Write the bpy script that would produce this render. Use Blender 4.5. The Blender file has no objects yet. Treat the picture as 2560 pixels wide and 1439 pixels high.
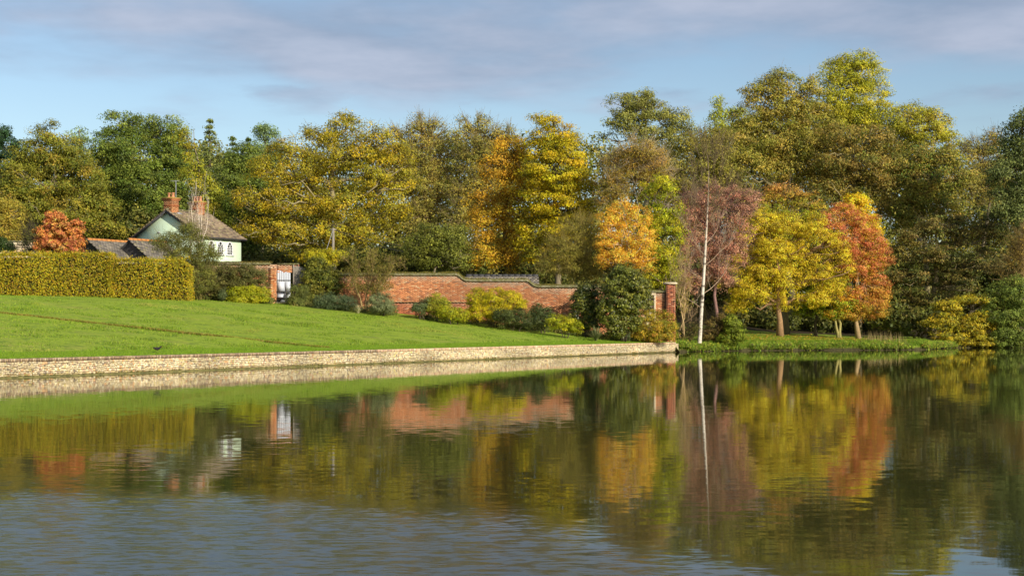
import bpy, math, time
import numpy as np
from mathutils import Vector

T0 = time.time()
SC = bpy.context.scene
COL = SC.collection
rad = math.radians

# ------------------------------------------------------------------ camera
F = 3555.0          # focal length in photo pixels (2560 wide)
HOR = 809.0         # horizon row in the photo
CAMZ = 2.0
cam_d = bpy.data.cameras.new('camera')
cam_d.sensor_width = 36.0
cam_d.lens = F / 2560.0 * 36.0
cam_d.shift_y = (HOR - 719.5) / 2560.0
cam_d.clip_start = 0.5
cam_d.clip_end = 5000
cam = bpy.data.objects.new('camera', cam_d)
COL.objects.link(cam)
cam.location = (0, 0, CAMZ)
cam.rotation_euler = (rad(90), 0, 0)
SC.camera = cam

# ------------------------------------------------------------------ light
SUN_AZ = rad(42)      # to the right of the direction behind the camera
SUN_EL = rad(25)
sdir = Vector((math.sin(SUN_AZ) * math.cos(SUN_EL), -math.cos(SUN_AZ) * math.cos(SUN_EL), math.sin(SUN_EL)))
sun_d = bpy.data.lights.new('sun', 'SUN')
sun_d.energy = 4.6
sun_d.angle = rad(0.53)
sun_d.color = (1.0, 0.92, 0.79)
sun = bpy.data.objects.new('sun', sun_d)
COL.objects.link(sun)
sun.location = (60, -60, 60)
sun.rotation_euler = (-sdir).to_track_quat('-Z', 'Y').to_euler()

world = bpy.data.worlds.new('World')
SC.world = world
world.use_nodes = True
wn, wl = world.node_tree.nodes, world.node_tree.links
wn.clear()


def nd(nodes, typ, **kw):
    n = nodes.new(typ)
    for k, v in kw.items():
        if k == 'inp':
            for i, val in v.items():
                n.inputs[i].default_value = val
        else:
            setattr(n, k, v)
    return n


def mth(nodes, links, op, a, b=None, c=None, clamp=False):
    n = nodes.new('ShaderNodeMath')
    n.operation = op
    n.use_clamp = clamp
    for i, v in enumerate((a, b, c)):
        if v is None:
            continue
        if hasattr(v, 'links'):
            links.new(v, n.inputs[i])
        else:
            n.inputs[i].default_value = v
    return n.outputs[0]


sky = nd(wn, 'ShaderNodeTexSky', sky_type='NISHITA', sun_disc=False, sun_elevation=SUN_EL,
         sun_rotation=math.atan2(sdir.x, sdir.y), altitude=50, air_density=1.15, dust_density=0.4, ozone_density=1.6)
tc = nd(wn, 'ShaderNodeTexCoord')
sep = nd(wn, 'ShaderNodeSeparateXYZ')
wl.new(tc.outputs['Generated'], sep.inputs[0])
dz = mth(wn, wl, 'ADD', mth(wn, wl, 'MAXIMUM', sep.outputs[2], 0.0), 0.07)
cx = mth(wn, wl, 'DIVIDE', sep.outputs[0], dz)
cy = mth(wn, wl, 'DIVIDE', sep.outputs[1], dz)
comb = nd(wn, 'ShaderNodeCombineXYZ')
wl.new(cx, comb.inputs[0])
wl.new(mth(wn, wl, 'MULTIPLY', cy, 0.95), comb.inputs[1])
comb.inputs[2].default_value = 3.7
n1 = nd(wn, 'ShaderNodeTexNoise', inp={'Scale': 1.15, 'Detail': 7.0, 'Roughness': 0.5, 'Distortion': 0.1})
wl.new(comb.outputs[0], n1.inputs['Vector'])
n2 = nd(wn, 'ShaderNodeTexNoise', inp={'Scale': 2.3, 'Detail': 5.0, 'Roughness': 0.55})
wl.new(comb.outputs[0], n2.inputs['Vector'])
# a cloud deck that ends some way short of the horizon
ramp = nd(wn, 'ShaderNodeMapRange', interpolation_type='SMOOTHSTEP', inp={1: 0.13, 2: 0.215, 3: -0.13, 4: 0.20})
wl.new(sep.outputs[2], ramp.inputs[0])
dens = mth(wn, wl, 'ADD', n1.outputs['Fac'], ramp.outputs[0])
fac = nd(wn, 'ShaderNodeMapRange', interpolation_type='SMOOTHSTEP', inp={1: 0.42, 2: 0.76, 3: 0.0, 4: 0.85})
wl.new(dens, fac.inputs[0])
n3 = nd(wn, 'ShaderNodeTexNoise', inp={'Scale': 1.7, 'Detail': 6.0, 'Roughness': 0.5})
off3 = nd(wn, 'ShaderNodeVectorMath', operation='ADD')
wl.new(comb.outputs[0], off3.inputs[0])
off3.inputs[1].default_value = (11.3, 4.1, 2.0)
wl.new(off3.outputs[0], n3.inputs['Vector'])
puff = nd(wn, 'ShaderNodeMapRange', interpolation_type='SMOOTHSTEP', inp={1: 0.55, 2: 0.72, 3: 0.0, 4: 0.7})
wl.new(n3.outputs['Fac'], puff.inputs[0])
lowb = nd(wn, 'ShaderNodeMapRange', interpolation_type='SMOOTHSTEP', inp={1: 0.12, 2: 0.165, 3: 0.0, 4: 1.0})
wl.new(sep.outputs[2], lowb.inputs[0])
puffs = mth(wn, wl, 'MULTIPLY', puff.outputs[0], lowb.outputs[0])
cr = nd(wn, 'ShaderNodeValToRGB')
cr.color_ramp.elements[0].position = 0.36
cr.color_ramp.elements[0].color = (2.35, 2.9, 3.95, 1)
cr.color_ramp.elements[1].position = 0.68
cr.color_ramp.elements[1].color = (3.75, 4.1, 5.1, 1)
wl.new(n2.outputs['Fac'], cr.inputs[0])
mixc = nd(wn, 'ShaderNodeMix', data_type='RGBA')
wl.new(mth(wn, wl, 'MAXIMUM', fac.outputs[0], puffs), mixc.inputs[0])
tint = nd(wn, 'ShaderNodeMix', data_type='RGBA', blend_type='MULTIPLY')
tint.inputs[0].default_value = 1.0
tint.inputs[7].default_value = (0.86, 0.90, 0.98, 1)
wl.new(sky.outputs[0], tint.inputs[6])
wl.new(tint.outputs[2], mixc.inputs[6])
wl.new(cr.outputs[0], mixc.inputs[7])
bg = nd(wn, 'ShaderNodeBackground', inp={'Strength': 0.105})
wl.new(mixc.outputs[2], bg.inputs[0])
wo = nd(wn, 'ShaderNodeOutputWorld')
wl.new(bg.outputs[0], wo.inputs[0])

SC.view_settings.view_transform = 'Standard'
SC.view_settings.look = 'None'
SC.view_settings.exposure = 0.32
SC.view_settings.gamma = 1.0
SC.cycles.max_bounces = 6
SC.cycles.diffuse_bounces = 3
SC.cycles.glossy_bounces = 3
SC.cycles.transmission_bounces = 3
SC.cycles.use_denoising = True

RNG = np.random.default_rng(7)


# ------------------------------------------------------------------ helpers
def px(x, y, Y):
    """photo pixel + real distance -> world point"""
    return np.array([(x - 1280.0) * Y / F, Y, CAMZ + (HOR - y) * Y / F])


def lin(c):
    c = np.asarray(c, float) / 255.0
    return np.where(c <= 0.04045, c / 12.92, ((c + 0.055) / 1.055) ** 2.4)


def link(o, parent=None):
    COL.objects.link(o)
    if parent is not None:
        o.parent = parent
    return o


def tag(o, label=None, cat=None, group=None, kind=None):
    if label:
        o['label'] = label
    if cat:
        o['category'] = cat
    if group:
        o['group'] = group
    if kind:
        o['kind'] = kind
    return o


def empty(name, loc, label, cat, group=None):
    o = bpy.data.objects.new(name, None)
    o.empty_display_size = 0.3
    o.location = loc
    link(o)
    return tag(o, label, cat, group)


def mesh_np(name, V, faces, col=None, smooth=False):
    """V (n,3); faces: list of index arrays, each (m,k)"""
    me = bpy.data.meshes.new(name)
    V = np.ascontiguousarray(V, np.float32)
    me.vertices.add(len(V))
    me.vertices.foreach_set('co', V.ravel())
    li, ls, off = [], [], 0
    for f in faces:
        f = np.asarray(f, np.int32)
        if len(f) == 0:
            continue
        k = f.shape[1]
        li.append(f.ravel())
        ls.append(off + np.arange(len(f), dtype=np.int32) * k)
        off += f.size
    li = np.concatenate(li)
    ls = np.concatenate(ls)
    me.loops.add(len(li))
    me.loops.foreach_set('vertex_index', li)
    me.polygons.add(len(ls))
    me.polygons.foreach_set('loop_start', ls)
    if smooth:
        me.polygons.foreach_set('use_smooth', np.ones(len(ls), dtype=bool))
    if col is not None:
        a = me.color_attributes.new('Col', 'FLOAT_COLOR', 'POINT')
        c = np.ones((len(V), 4), np.float32)
        c[:, :3] = col
        a.data.foreach_set('color', c.ravel())
    me.update(calc_edges=True)
    return me


def obj_np(name, V, faces, mat, parent=None, col=None, smooth=False, loc=None):
    V = np.asarray(V, float)
    if parent is not None:
        V = V - np.array(parent.matrix_basis.translation if parent.parent is None else parent['_w'])
    elif loc is not None:
        V = V - np.asarray(loc)
    me = mesh_np(name, V, faces, col, smooth)
    if mat:
        me.materials.append(mat)
    o = bpy.data.objects.new(name, me)
    if parent is None and loc is not None:
        o.location = loc
    link(o, parent)
    return o


class Bag:
    """collects verts/faces/colours for one mesh"""

    def __init__(self):
        self.V, self.Q, self.T, self.C, self.n = [], [], [], [], 0

    def add(self, V, quads=None, tris=None, col=None):
        V = np.asarray(V, float)
        self.V.append(V)
        if quads is not None and len(quads):
            self.Q.append(np.asarray(quads) + self.n)
        if tris is not None and len(tris):
            self.T.append(np.asarray(tris) + self.n)
        c = np.ones((len(V), 3)) * 0.5
        if col is not None:
            c[:] = col
        self.C.append(c)
        self.n += len(V)
        return self

    def box(self, c, sx, sy, sz, ax=(1, 0, 0), ay=(0, 1, 0), az=(0, 0, 1), col=None):
        c = np.asarray(c, float)
        X, Y, Z = np.asarray(ax, float) * sx / 2, np.asarray(ay, float) * sy / 2, np.asarray(az, float) * sz / 2
        V = [c + i * X + j * Y + k * Z for k in (-1, 1) for j in (-1, 1) for i in (-1, 1)]
        return self.add(V, [(0, 2, 3, 1), (4, 5, 7, 6), (0, 1, 5, 4), (2, 6, 7, 3), (0, 4, 6, 2), (1, 3, 7, 5)], col=col)

    def boxes(self, C, S, X, Y, Z, col):
        """vectorised boxes: C (n,3) centres, S (n,3) sizes, X/Y/Z (3,) or (n,3) axes"""
        C, S = np.asarray(C, float), np.asarray(S, float)
        n = len(C)
        X, Y, Z = (np.broadcast_to(np.asarray(a, float), (n, 3)) for a in (X, Y, Z))
        V = np.zeros((n, 8, 3))
        q = 0
        for k in (-1, 1):
            for j in (-1, 1):
                for i in (-1, 1):
                    V[:, q] = C + X * S[:, :1] * i / 2 + Y * S[:, 1:2] * j / 2 + Z * S[:, 2:3] * k / 2
                    q += 1
        base = np.array([(0, 2, 3, 1), (4, 5, 7, 6), (0, 1, 5, 4), (2, 6, 7, 3), (0, 4, 6, 2), (1, 3, 7, 5)])
        Q = (base[None] + (np.arange(n) * 8)[:, None, None]).reshape(-1, 4)
        return self.add(V.reshape(-1, 3), Q, col=np.repeat(np.broadcast_to(col, (n, 3)), 8, 0))

    def tube(self, P, R, k=6, col=None, cap=True):
        P = np.asarray(P, float)
        R = np.broadcast_to(np.asarray(R, float), (len(P),))
        T = np.gradient(P, axis=0)
        T /= np.linalg.norm(T, axis=1)[:, None] + 1e-9
        ref = np.array([0.0, 1.0, 0.0]) if abs(T[0][1]) < 0.8 else np.array([1.0, 0, 0])
        A = np.cross(T, ref)
        A /= np.linalg.norm(A, axis=1)[:, None] + 1e-9
        B = np.cross(T, A)
        th = np.arange(k) * 2 * math.pi / k
        V = (P[:, None] + R[:, None, None] * (np.cos(th)[None, :, None] * A[:, None] + np.sin(th)[None, :, None] * B[:, None]))
        n = len(P)
        Q = []
        for i in range(n - 1):
            for j in range(k):
                Q.append((i * k + j, i * k + (j + 1) % k, (i + 1) * k + (j + 1) % k, (i + 1) * k + j))
        VV = V.reshape(-1, 3)
        tr = []
        if cap:
            VV = np.vstack([VV, P[:1], P[-1:]])
            for j in range(k):
                tr.append((n * k, (j + 1) % k, j))
                tr.append((n * k + 1, (n - 1) * k + j, (n - 1) * k + (j + 1) % k))
        return self.add(VV, Q, tr, col=col)

    def twigs(self, A, B, ra, rb, col=None):
        """vectorised thin 3-sided prisms from A to B"""
        A, B = np.asarray(A, float), np.asarray(B, float)
        n = len(A)
        if n == 0:
            return self
        ra = np.broadcast_to(ra, (n,))
        rb = np.broadcast_to(rb, (n,))
        D = B - A
        D /= np.linalg.norm(D, axis=1)[:, None] + 1e-9
        U = np.cross(D, np.array([0.31, 0.9, 0.29]))
        U /= np.linalg.norm(U, axis=1)[:, None] + 1e-9
        W = np.cross(D, U)
        V = np.zeros((n, 6, 3))
        for j in range(3):
            th = j * 2 * math.pi / 3
            o = math.cos(th) * U + math.sin(th) * W
            V[:, j] = A + o * ra[:, None]
            V[:, 3 + j] = B + o * rb[:, None]
        base = np.array([(0, 1, 4, 3), (1, 2, 5, 4), (2, 0, 3, 5)])
        Q = (base[None] + (np.arange(n) * 6)[:, None, None]).reshape(-1, 4)
        c = None if col is None else np.repeat(np.broadcast_to(col, (n, 3)), 6, 0)
        return self.add(V.reshape(-1, 3), Q, col=c)

    def leaves(self, P, N, L, W, col, droop=0.0, rng=RNG):
        """diamond leaf faces"""
        n = len(P)
        if n == 0:
            return self
        R = rng.normal(size=(n, 3))
        R[:, 2] -= droop
        T = R - N * np.sum(R * N, 1)[:, None]
        T /= np.linalg.norm(T, axis=1)[:, None] + 1e-9
        B = np.cross(N, T)
        L = np.broadcast_to(L, (n,))[:, None]
        W = np.broadcast_to(W, (n,))[:, None]
        V = np.zeros((n, 3, 3))
        V[:, 0] = P - T * L * 0.42 - B * W * 0.5
        V[:, 1] = P - T * L * 0.42 + B * W * 0.5
        V[:, 2] = P + T * L * 0.58 + N * L * 0.08
        return self.add(V.reshape(-1, 3), None, np.arange(n * 3).reshape(n, 3), col=np.repeat(col, 3, 0))

    def blades(self, P, H, W, col, lean=0.35, rng=RNG):
        """upright triangular grass blades"""
        n = len(P)
        a = rng.uniform(0, 2 * math.pi, n)
        D = np.stack([np.cos(a), np.sin(a), np.zeros(n)], 1)
        ln = rng.normal(size=(n, 3)) * lean
        ln[:, 2] = 0
        H = np.broadcast_to(H, (n,))[:, None]
        W = np.broadcast_to(W, (n,))[:, None]
        V = np.zeros((n, 3, 3))
        V[:, 0] = P - D * W / 2
        V[:, 1] = P + D * W / 2
        V[:, 2] = P + np.array([0, 0, 1.0]) * H + ln * H
        return self.add(V.reshape(-1, 3), None, np.arange(n * 3).reshape(n, 3), col=np.repeat(col, 3, 0))

    def build(self, name, mat, parent=None, smooth=False, loc=None):
        V = np.vstack(self.V)
        fs = []
        if self.Q:
            fs.append(np.vstack(self.Q))
        if self.T:
            fs.append(np.vstack(self.T))
        return obj_np(name, V, fs, mat, parent, np.vstack(self.C), smooth, loc)


def part_w(o, w):
    """remember a part's world origin so that sub-parts can be built under it"""
    o['_w'] = list(map(float, w))
    return o


_perm = np.random.default_rng(3).random((64, 64, 64))


def vnoise(P, s=1.0):
    p = np.asarray(P, float) * s
    i = np.floor(p).astype(int)
    f = p - i
    f = f * f * (3 - 2 * f)
    r = 0
    for dx in (0, 1):
        for dy in (0, 1):
            for dz_ in (0, 1):
                w = (f[:, 0] if dx else 1 - f[:, 0]) * (f[:, 1] if dy else 1 - f[:, 1]) * (f[:, 2] if dz_ else 1 - f[:, 2])
                r = r + w * _perm[(i[:, 0] + dx) % 64, (i[:, 1] + dy) % 64, (i[:, 2] + dz_) % 64]
    return r


def sstep(a, b, x):
    t = np.clip((x - a) / (b - a), 0, 1)
    return t * t * (3 - 2 * t)


# ------------------------------------------------------------------ materials
def mat_new(name):
    m = bpy.data.materials.new(name)
    m.use_nodes = True
    m.node_tree.nodes.clear()
    return m, m.node_tree.nodes, m.node_tree.links


def mat_leaf(name, trans=0.3, rough=0.55, spec=0.25):
    m, n, l = mat_new(name)
    at = nd(n, 'ShaderNodeAttribute', attribute_name='Col')
    bs = nd(n, 'ShaderNodeBsdfPrincipled', inp={'Roughness': rough, 'Specular IOR Level': spec})
    tr = nd(n, 'ShaderNodeBsdfTranslucent')
    mx = nd(n, 'ShaderNodeMixShader')
    mx.inputs[0].default_value = trans
    out = nd(n, 'ShaderNodeOutputMaterial')
    l.new(at.outputs['Color'], bs.inputs['Base Color'])
    l.new(at.outputs['Color'], tr.inputs['Color'])
    l.new(bs.outputs[0], mx.inputs[1])
    l.new(tr.outputs[0], mx.inputs[2])
    l.new(mx.outputs[0], out.inputs[0])
    return m


def mat_attr(name, rough=0.85, nscale=20.0, namp=0.35, bump=0.3, spec=0.2):
    """vertex colour with fine procedural grain"""
    m, n, l = mat_new(name)
    at = nd(n, 'ShaderNodeAttribute', attribute_name='Col')
    g = nd(n, 'ShaderNodeNewGeometry')
    no = nd(n, 'ShaderNodeTexNoise', inp={'Scale': nscale, 'Detail': 5.0, 'Roughness': 0.65})
    l.new(g.outputs['Position'], no.inputs['Vector'])
    mr = nd(n, 'ShaderNodeMapRange', inp={1: 0.3, 2: 0.7, 3: 1 - namp, 4: 1 + namp})
    l.new(no.outputs['Fac'], mr.inputs[0])
    mu = nd(n, 'ShaderNodeVectorMath', operation='SCALE')
    l.new(at.outputs['Color'], mu.inputs[0])
    l.new(mr.outputs[0], mu.inputs['Scale'])
    bs = nd(n, 'ShaderNodeBsdfPrincipled', inp={'Roughness': rough, 'Specular IOR Level': spec})
    l.new(mu.outputs[0], bs.inputs['Base Color'])
    bp = nd(n, 'ShaderNodeBump', inp={'Strength': bump, 'Distance': 0.03})
    l.new(no.outputs['Fac'], bp.inputs['Height'])
    l.new(bp.outputs[0], bs.inputs['Normal'])
    out = nd(n, 'ShaderNodeOutputMaterial')
    l.new(bs.outputs[0], out.inputs[0])
    return m


def mat_two(name, c1, c2, scale, rough=0.8, bump=0.2, c3=None, stretch=(1, 1, 1), lo=0.35, hi=0.65):
    """two or three colours blended by noise in world space"""
    m, n, l = mat_new(name)
    g = nd(n, 'ShaderNodeNewGeometry')
    mp = nd(n, 'ShaderNodeMapping')
    mp.inputs['Scale'].default_value = stretch
    l.new(g.outputs['Position'], mp.inputs[0])
    no = nd(n, 'ShaderNodeTexNoise', inp={'Scale': scale, 'Detail': 6.0, 'Roughness': 0.65})
    l.new(mp.outputs[0], no.inputs['Vector'])
    r = nd(n, 'ShaderNodeValToRGB')
    e = r.color_ramp.elements
    e[0].position, e[0].color = lo, (*c1, 1)
    e[1].position, e[1].color = hi, (*c2, 1)
    if c3 is not None:
        x = e.new((lo + hi) / 2)
        x.color = (*c3, 1)
    l.new(no.outputs['Fac'], r.inputs[0])
    bs = nd(n, 'ShaderNodeBsdfPrincipled', inp={'Roughness': rough, 'Specular IOR Level': 0.3})
    l.new(r.outputs[0], bs.inputs['Base Color'])
    bp = nd(n, 'ShaderNodeBump', inp={'Strength': bump, 'Distance': 0.02})
    l.new(no.outputs['Fac'], bp.inputs['Height'])
    l.new(bp.outputs[0], bs.inputs['Normal'])
    out = nd(n, 'ShaderNodeOutputMaterial')
    l.new(bs.outputs[0], out.inputs[0])
    return m


M = {}
M['leaf'] = mat_leaf('leaf', 0.34)
M['leaf_glossy'] = mat_leaf('leaf_glossy', 0.2, 0.42, 0.28)
M['grass'] = mat_leaf('grass_blade', 0.3, 0.6, 0.2)
M['bark'] = mat_attr('bark', 0.9, 14.0, 0.4, 0.5)
M['brick'] = mat_attr('brick', 0.9, 9.0, 0.28, 0.35)
M['stone'] = mat_attr('rubble_stone', 0.9, 22.0, 0.3, 0.4)
M['mortar'] = mat_two('mortar', (0.26, 0.165, 0.095), (0.38, 0.26, 0.16), 5.0, 0.95)
M['pale_mortar'] = mat_two('pale_mortar', (0.34, 0.26, 0.14), (0.52, 0.43, 0.26), 4.0, 0.95)
M['ledge'] = mat_two('algae_ledge', (0.06, 0.06, 0.015), (0.20, 0.17, 0.05), 3.0, 0.7)
M['render'] = mat_two('green_render', (0.64, 0.79, 0.55), (0.68, 0.82, 0.58), 1.2, 0.85, 0.05)
M['tile'] = mat_attr('roof_tile', 0.9, 12.0, 0.3, 0.3)
M['slate'] = mat_attr('slate', 0.7, 10.0, 0.25, 0.2)
M['white'] = mat_two('white_paint', (0.74, 0.74, 0.72), (0.80, 0.80, 0.79), 6.0, 0.5, 0.05)
M['gate_white'] = mat_two('weathered_white_paint', (0.48, 0.51, 0.55), (0.66, 0.68, 0.72), 5.0, 0.6, 0.1, stretch=(1, 1, 0.25))
M['timber'] = mat_two('grey_timber', (0.16, 0.135, 0.10), (0.33, 0.29, 0.23), 9.0, 0.85, 0.3, stretch=(1, 1, 0.15))
M['dark_timber'] = mat_two('dark_timber', (0.035, 0.035, 0.04), (0.075, 0.07, 0.065), 9.0, 0.8, 0.2, stretch=(1, 1, 0.2))
M['metal'] = mat_two('grey_metal', (0.35, 0.36, 0.38), (0.5, 0.5, 0.52), 8.0, 0.4, 0.02)
M['moss'] = mat_two('mossy_coping', (0.10, 0.09, 0.03), (0.30, 0.26, 0.18), 6.0, 0.95, 0.4, c3=(0.16, 0.15, 0.06))
M['terracotta'] = mat_two('terracotta', (0.42, 0.17, 0.08), (0.54, 0.25, 0.13), 6.0, 0.8, 0.1)
M['ridge'] = mat_two('orange_ridge_tile', (0.40, 0.13, 0.035), (0.55, 0.26, 0.07), 7.0, 0.9, 0.2)
M['cap'] = mat_two('stone_cap', (0.42, 0.33, 0.20), (0.58, 0.49, 0.33), 7.0, 0.9, 0.2)
M['cream'] = mat_two('cream_stone', (0.54, 0.46, 0.33), (0.66, 0.58, 0.44), 3.0, 0.9, 0.3)


def mat_glass():
    m, n, l = mat_new('window_glass')
    bs = nd(n, 'ShaderNodeBsdfPrincipled', inp={'Base Color': (0.02, 0.022, 0.025, 1), 'Roughness': 0.08, 'Specular IOR Level': 0.6})
    out = nd(n, 'ShaderNodeOutputMaterial')
    l.new(bs.outputs[0], out.inputs[0])
    return m


M['glass'] = mat_glass()

# ------------------------------------------------------------------ terrain functions
CORNER = np.array([11.5, 100.0])
WU = np.array([0.534, 0.8455])       # along the lake wall
WN = np.array([-0.8455, 0.534])      # inland
BANK = np.array([(11.5, 100), (13.2, 102.6), (17, 105.3), (22, 107), (28, 107.8), (32, 110), (34.5, 114.5), (37, 118.5),
                 (42, 120.2), (48, 120.8), (60, 121.5), (80, 118), (110, 100), (140, 70)], float)
G_D = [0, 1.0, 2.5, 4.5, 6.4, 11, 17, 21, 24, 28, 36, 60, 120, 400]
G_Z = [0, 0.06, 0.19, 0.44, 0.70, 1.27, 2.04, 2.5, 2.8, 3.0, 3.15, 3.4, 4.0, 6.0]


def bank_dist(x, y):
    best = np.full(np.shape(x), 1e9)
    for a, b in zip(BANK[:-1], BANK[1:]):
        ab = b - a
        t = np.clip(((x - a[0]) * ab[0] + (y - a[1]) * ab[1]) / (ab @ ab), 0, 1)
        best = np.minimum(best, np.hypot(x - a[0] - t * ab[0], y - a[1] - t * ab[1]))
    return best


def wall_sd(x, y):
    return ((x - CORNER[0]) * WU[0] + (y - CORNER[1]) * WU[1], (x - CORNER[0]) * WN[0] + (y - CORNER[1]) * WN[1])


def zland(x, y):
    x = np.asarray(x, float)
    y = np.asarray(y, float)
    s, d = wall_sd(x, y)
    zl = 0.69 + np.interp(np.maximum(d, 0), G_D, G_Z)
    ds = bank_dist(x, y)
    zl = np.minimum(zl, 0.2 + 0.3 * ds + 40 * (1 - sstep(0, 2.0, s)))
    zr = 0.28 + 0.055 * np.minimum(ds, 27) * sstep(-2, 8, s)
    # the cut edge across the lawn: ground above it a hand higher
    z = np.maximum(zl, zr)
    step = sstep(69.95, 70.15, y) * (x < -8.5) * sstep(-8.0, -9.6, x) * (1 - sstep(71, 76, y))
    return z + 0.05 * step


def zl1(x, y):
    return float(zland(np.array([x]), np.array([y]))[0])


# ------------------------------------------------------------------ ground sheet
def build_ground():
    tw = np.concatenate([[0.3, 0.6, 1.0, 1.5, 2.0, 2.6], np.arange(3.2, 40, 0.7), np.geomspace(41, 700, 28)])
    tb = np.concatenate([[-2.5, -0.8, 0.0, 0.3, 0.7, 1.2, 1.8, 2.4, 3.0], np.linspace(3.8, 40, len(tw) - 9 - 28), np.geomspace(41, 700, 28)])
    cols = []
    for s in np.concatenate([[-160, -130, -110], np.arange(-95, 0.01, 0.6)]):
        cols.append((CORNER + WU * s, WN, 'w'))
    a0 = math.atan2(WN[1], WN[0])
    a1 = math.atan2(1, 0.1)
    for k in range(1, 9):
        a = a0 + (a1 - a0) * k / 9 * 0.55
        cols.append((CORNER, np.array([math.cos(a), math.sin(a)]), 'w'))
    # bank
    pts = []
    for a, b in zip(BANK[:-1], BANK[1:]):
        m = max(2, int(np.linalg.norm(b - a) / 0.6)) if a[0] < 60 else 8
        for i in range(m):
            pts.append(a + (b - a) * i / m)
    nb = len(pts)
    for i, p in enumerate(pts):
        q = i / nb
        a = a0 + (a1 - a0) * (0.55 + 0.45 * min(1, i / 20))
        a = a - 0.5 * q
        cols.append((p, np.array([math.cos(a), math.sin(a)]), 'b'))
    V = np.zeros((len(cols), len(tw), 3))
    for i, (p, d, k) in enumerate(cols):
        t = tw if k == 'w' else tb
        P = p[None] + d[None] * t[:, None]
        z = zland(P[:, 0], P[:, 1])
        if k == 'b':
            z = np.where(t < 0, -0.15 + t * 0.5, np.where(t == 0, -0.02, z))
        V[i, :, :2] = P
        V[i, :, 2] = z + (vnoise(np.c_[P, np.zeros(len(P))], 0.45) - 0.5) * 0.10 * np.clip(t - 2.6, 0, 1)
    nr = len(tw)
    idx = np.arange(len(cols) * nr).reshape(len(cols), nr)
    Q = np.stack([idx[:-1, :-1], idx[1:, :-1], idx[1:, 1:], idx[:-1, 1:]], -1).reshape(-1, 4)
    m, n, l = mat_new('ground')
    g = nd(n, 'ShaderNodeNewGeometry')
    sp = nd(n, 'ShaderNodeSeparateXYZ')
    l.new(g.outputs['Position'], sp.inputs[0])
    X, Y = sp.outputs[0], sp.outputs[1]
    # inland distance from the lake wall
    dd = mth(n, l, 'ADD', mth(n, l, 'MULTIPLY', mth(n, l, 'SUBTRACT', X, float(CORNER[0])), float(WN[0])),
             mth(n, l, 'MULTIPLY', mth(n, l, 'SUBTRACT', Y, float(CORNER[1])), float(WN[1])))

    def noise(scale, det=5.0, st=(1, 1, 1), rough=0.6):
        mp = nd(n, 'ShaderNodeMapping')
        mp.inputs['Scale'].default_value = st
        l.new(g.outputs['Position'], mp.inputs[0])
        t = nd(n, 'ShaderNodeTexNoise', inp={'Scale': scale, 'Detail': det, 'Roughness': rough})
        l.new(mp.outputs[0], t.inputs['Vector'])
        return t.outputs['Fac']

    def ramp2(f, a, b, ca, cb):
        r = nd(n, 'ShaderNodeValToRGB')
        r.color_ramp.elements[0].position = a
        r.color_ramp.elements[0].color = (*ca, 1)
        r.color_ramp.elements[1].position = b
        r.color_ramp.elements[1].color = (*cb, 1)
        l.new(f, r.inputs[0])
        return r.outputs[0]

    def mixf(f, a, b):
        x = nd(n, 'ShaderNodeMix', data_type='RGBA')
        l.new(f, x.inputs[0])
        l.new(a, x.inputs[6])
        l.new(b, x.inputs[7])
        return x.outputs[2]

    def mr(f, a, b, c=0.0, d=1.0):
        r = nd(n, 'ShaderNodeMapRange', interpolation_type='SMOOTHSTEP', inp={1: a, 2: b, 3: c, 4: d})
        l.new(f, r.inputs[0])
        return r.outputs[0]
    fine = noise(5.0, 7.0, (1, 1, 1), 0.75)
    lawn = ramp2(fine, 0.3, 0.7, (0.165, 0.235, 0.014), (0.31, 0.39, 0.035))
    straw = ramp2(fine, 0.3, 0.7, (0.20, 0.22, 0.03), (0.36, 0.33, 0.08))
    lawn = mixf(mr(noise(0.4, 7.0, (1, 1, 1), 0.75), 0.48, 0.70, 0, 0.85), lawn, straw)
    mown = ramp2(noise(7.0, 5.0), 0.3, 0.7, (0.15, 0.225, 0.013), (0.21, 0.30, 0.022))
    rough_f = mr(dd, 2.5, 2.75)
    rough_f = mth(n, l, 'MAXIMUM', rough_f, mr(X, 11.4, 11.9))
    lawn = mixf(rough_f, mown, lawn)
    tuft = ramp2(noise(9.0, 6.0, (1, 1, 1), 0.7), 0.35, 0.65, (0.065, 0.115, 0.010), (0.20, 0.28, 0.03))
    lawn = mixf(mth(n, l, 'MULTIPLY', mr(noise(1.3, 4.0, (1, 1, 1), 0.65), 0.48, 0.66, 0, 0.85), rough_f), lawn, tuft)
    litter = ramp2(noise(3.0, 7.0, (1, 1, 1), 0.75), 0.3, 0.7, (0.018, 0.015, 0.007), (0.07, 0.05, 0.022))  # leaf litter, its colour darkened to carry the shade under the trees
    # woodland floor beyond the garden wall line and deep under the trees
    wood = mth(n, l, 'MAXIMUM', mr(mth(n, l, 'ADD', Y, mth(n, l, 'MULTIPLY', mr(X, 11, 14), -26.0)), 102.0, 103.5),
               mr(mth(n, l, 'SUBTRACT', X, mth(n, l, 'MULTIPLY', mth(n, l, 'SUBTRACT', Y, 105.0), 0.2)), 31.5, 33.0))
    colr = mixf(wood, lawn, litter)
    soil = ramp2(noise(6.0, 5.0), 0.3, 0.7, (0.03, 0.024, 0.012), (0.09, 0.08, 0.03))
    colr = mixf(mr(sp.outputs[2], 0.10, 0.34), soil, colr)
    bs = nd(n, 'ShaderNodeBsdfPrincipled', inp={'Roughness': 0.9, 'Specular IOR Level': 0.15})
    l.new(colr, bs.inputs['Base Color'])
    bp = nd(n, 'ShaderNodeBump', inp={'Strength': 0.8, 'Distance': 0.06})
    l.new(fine, bp.inputs['Height'])
    l.new(bp.outputs[0], bs.inputs['Normal'])
    out = nd(n, 'ShaderNodeOutputMaterial')
    l.new(bs.outputs[0], out.inputs[0])
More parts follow.
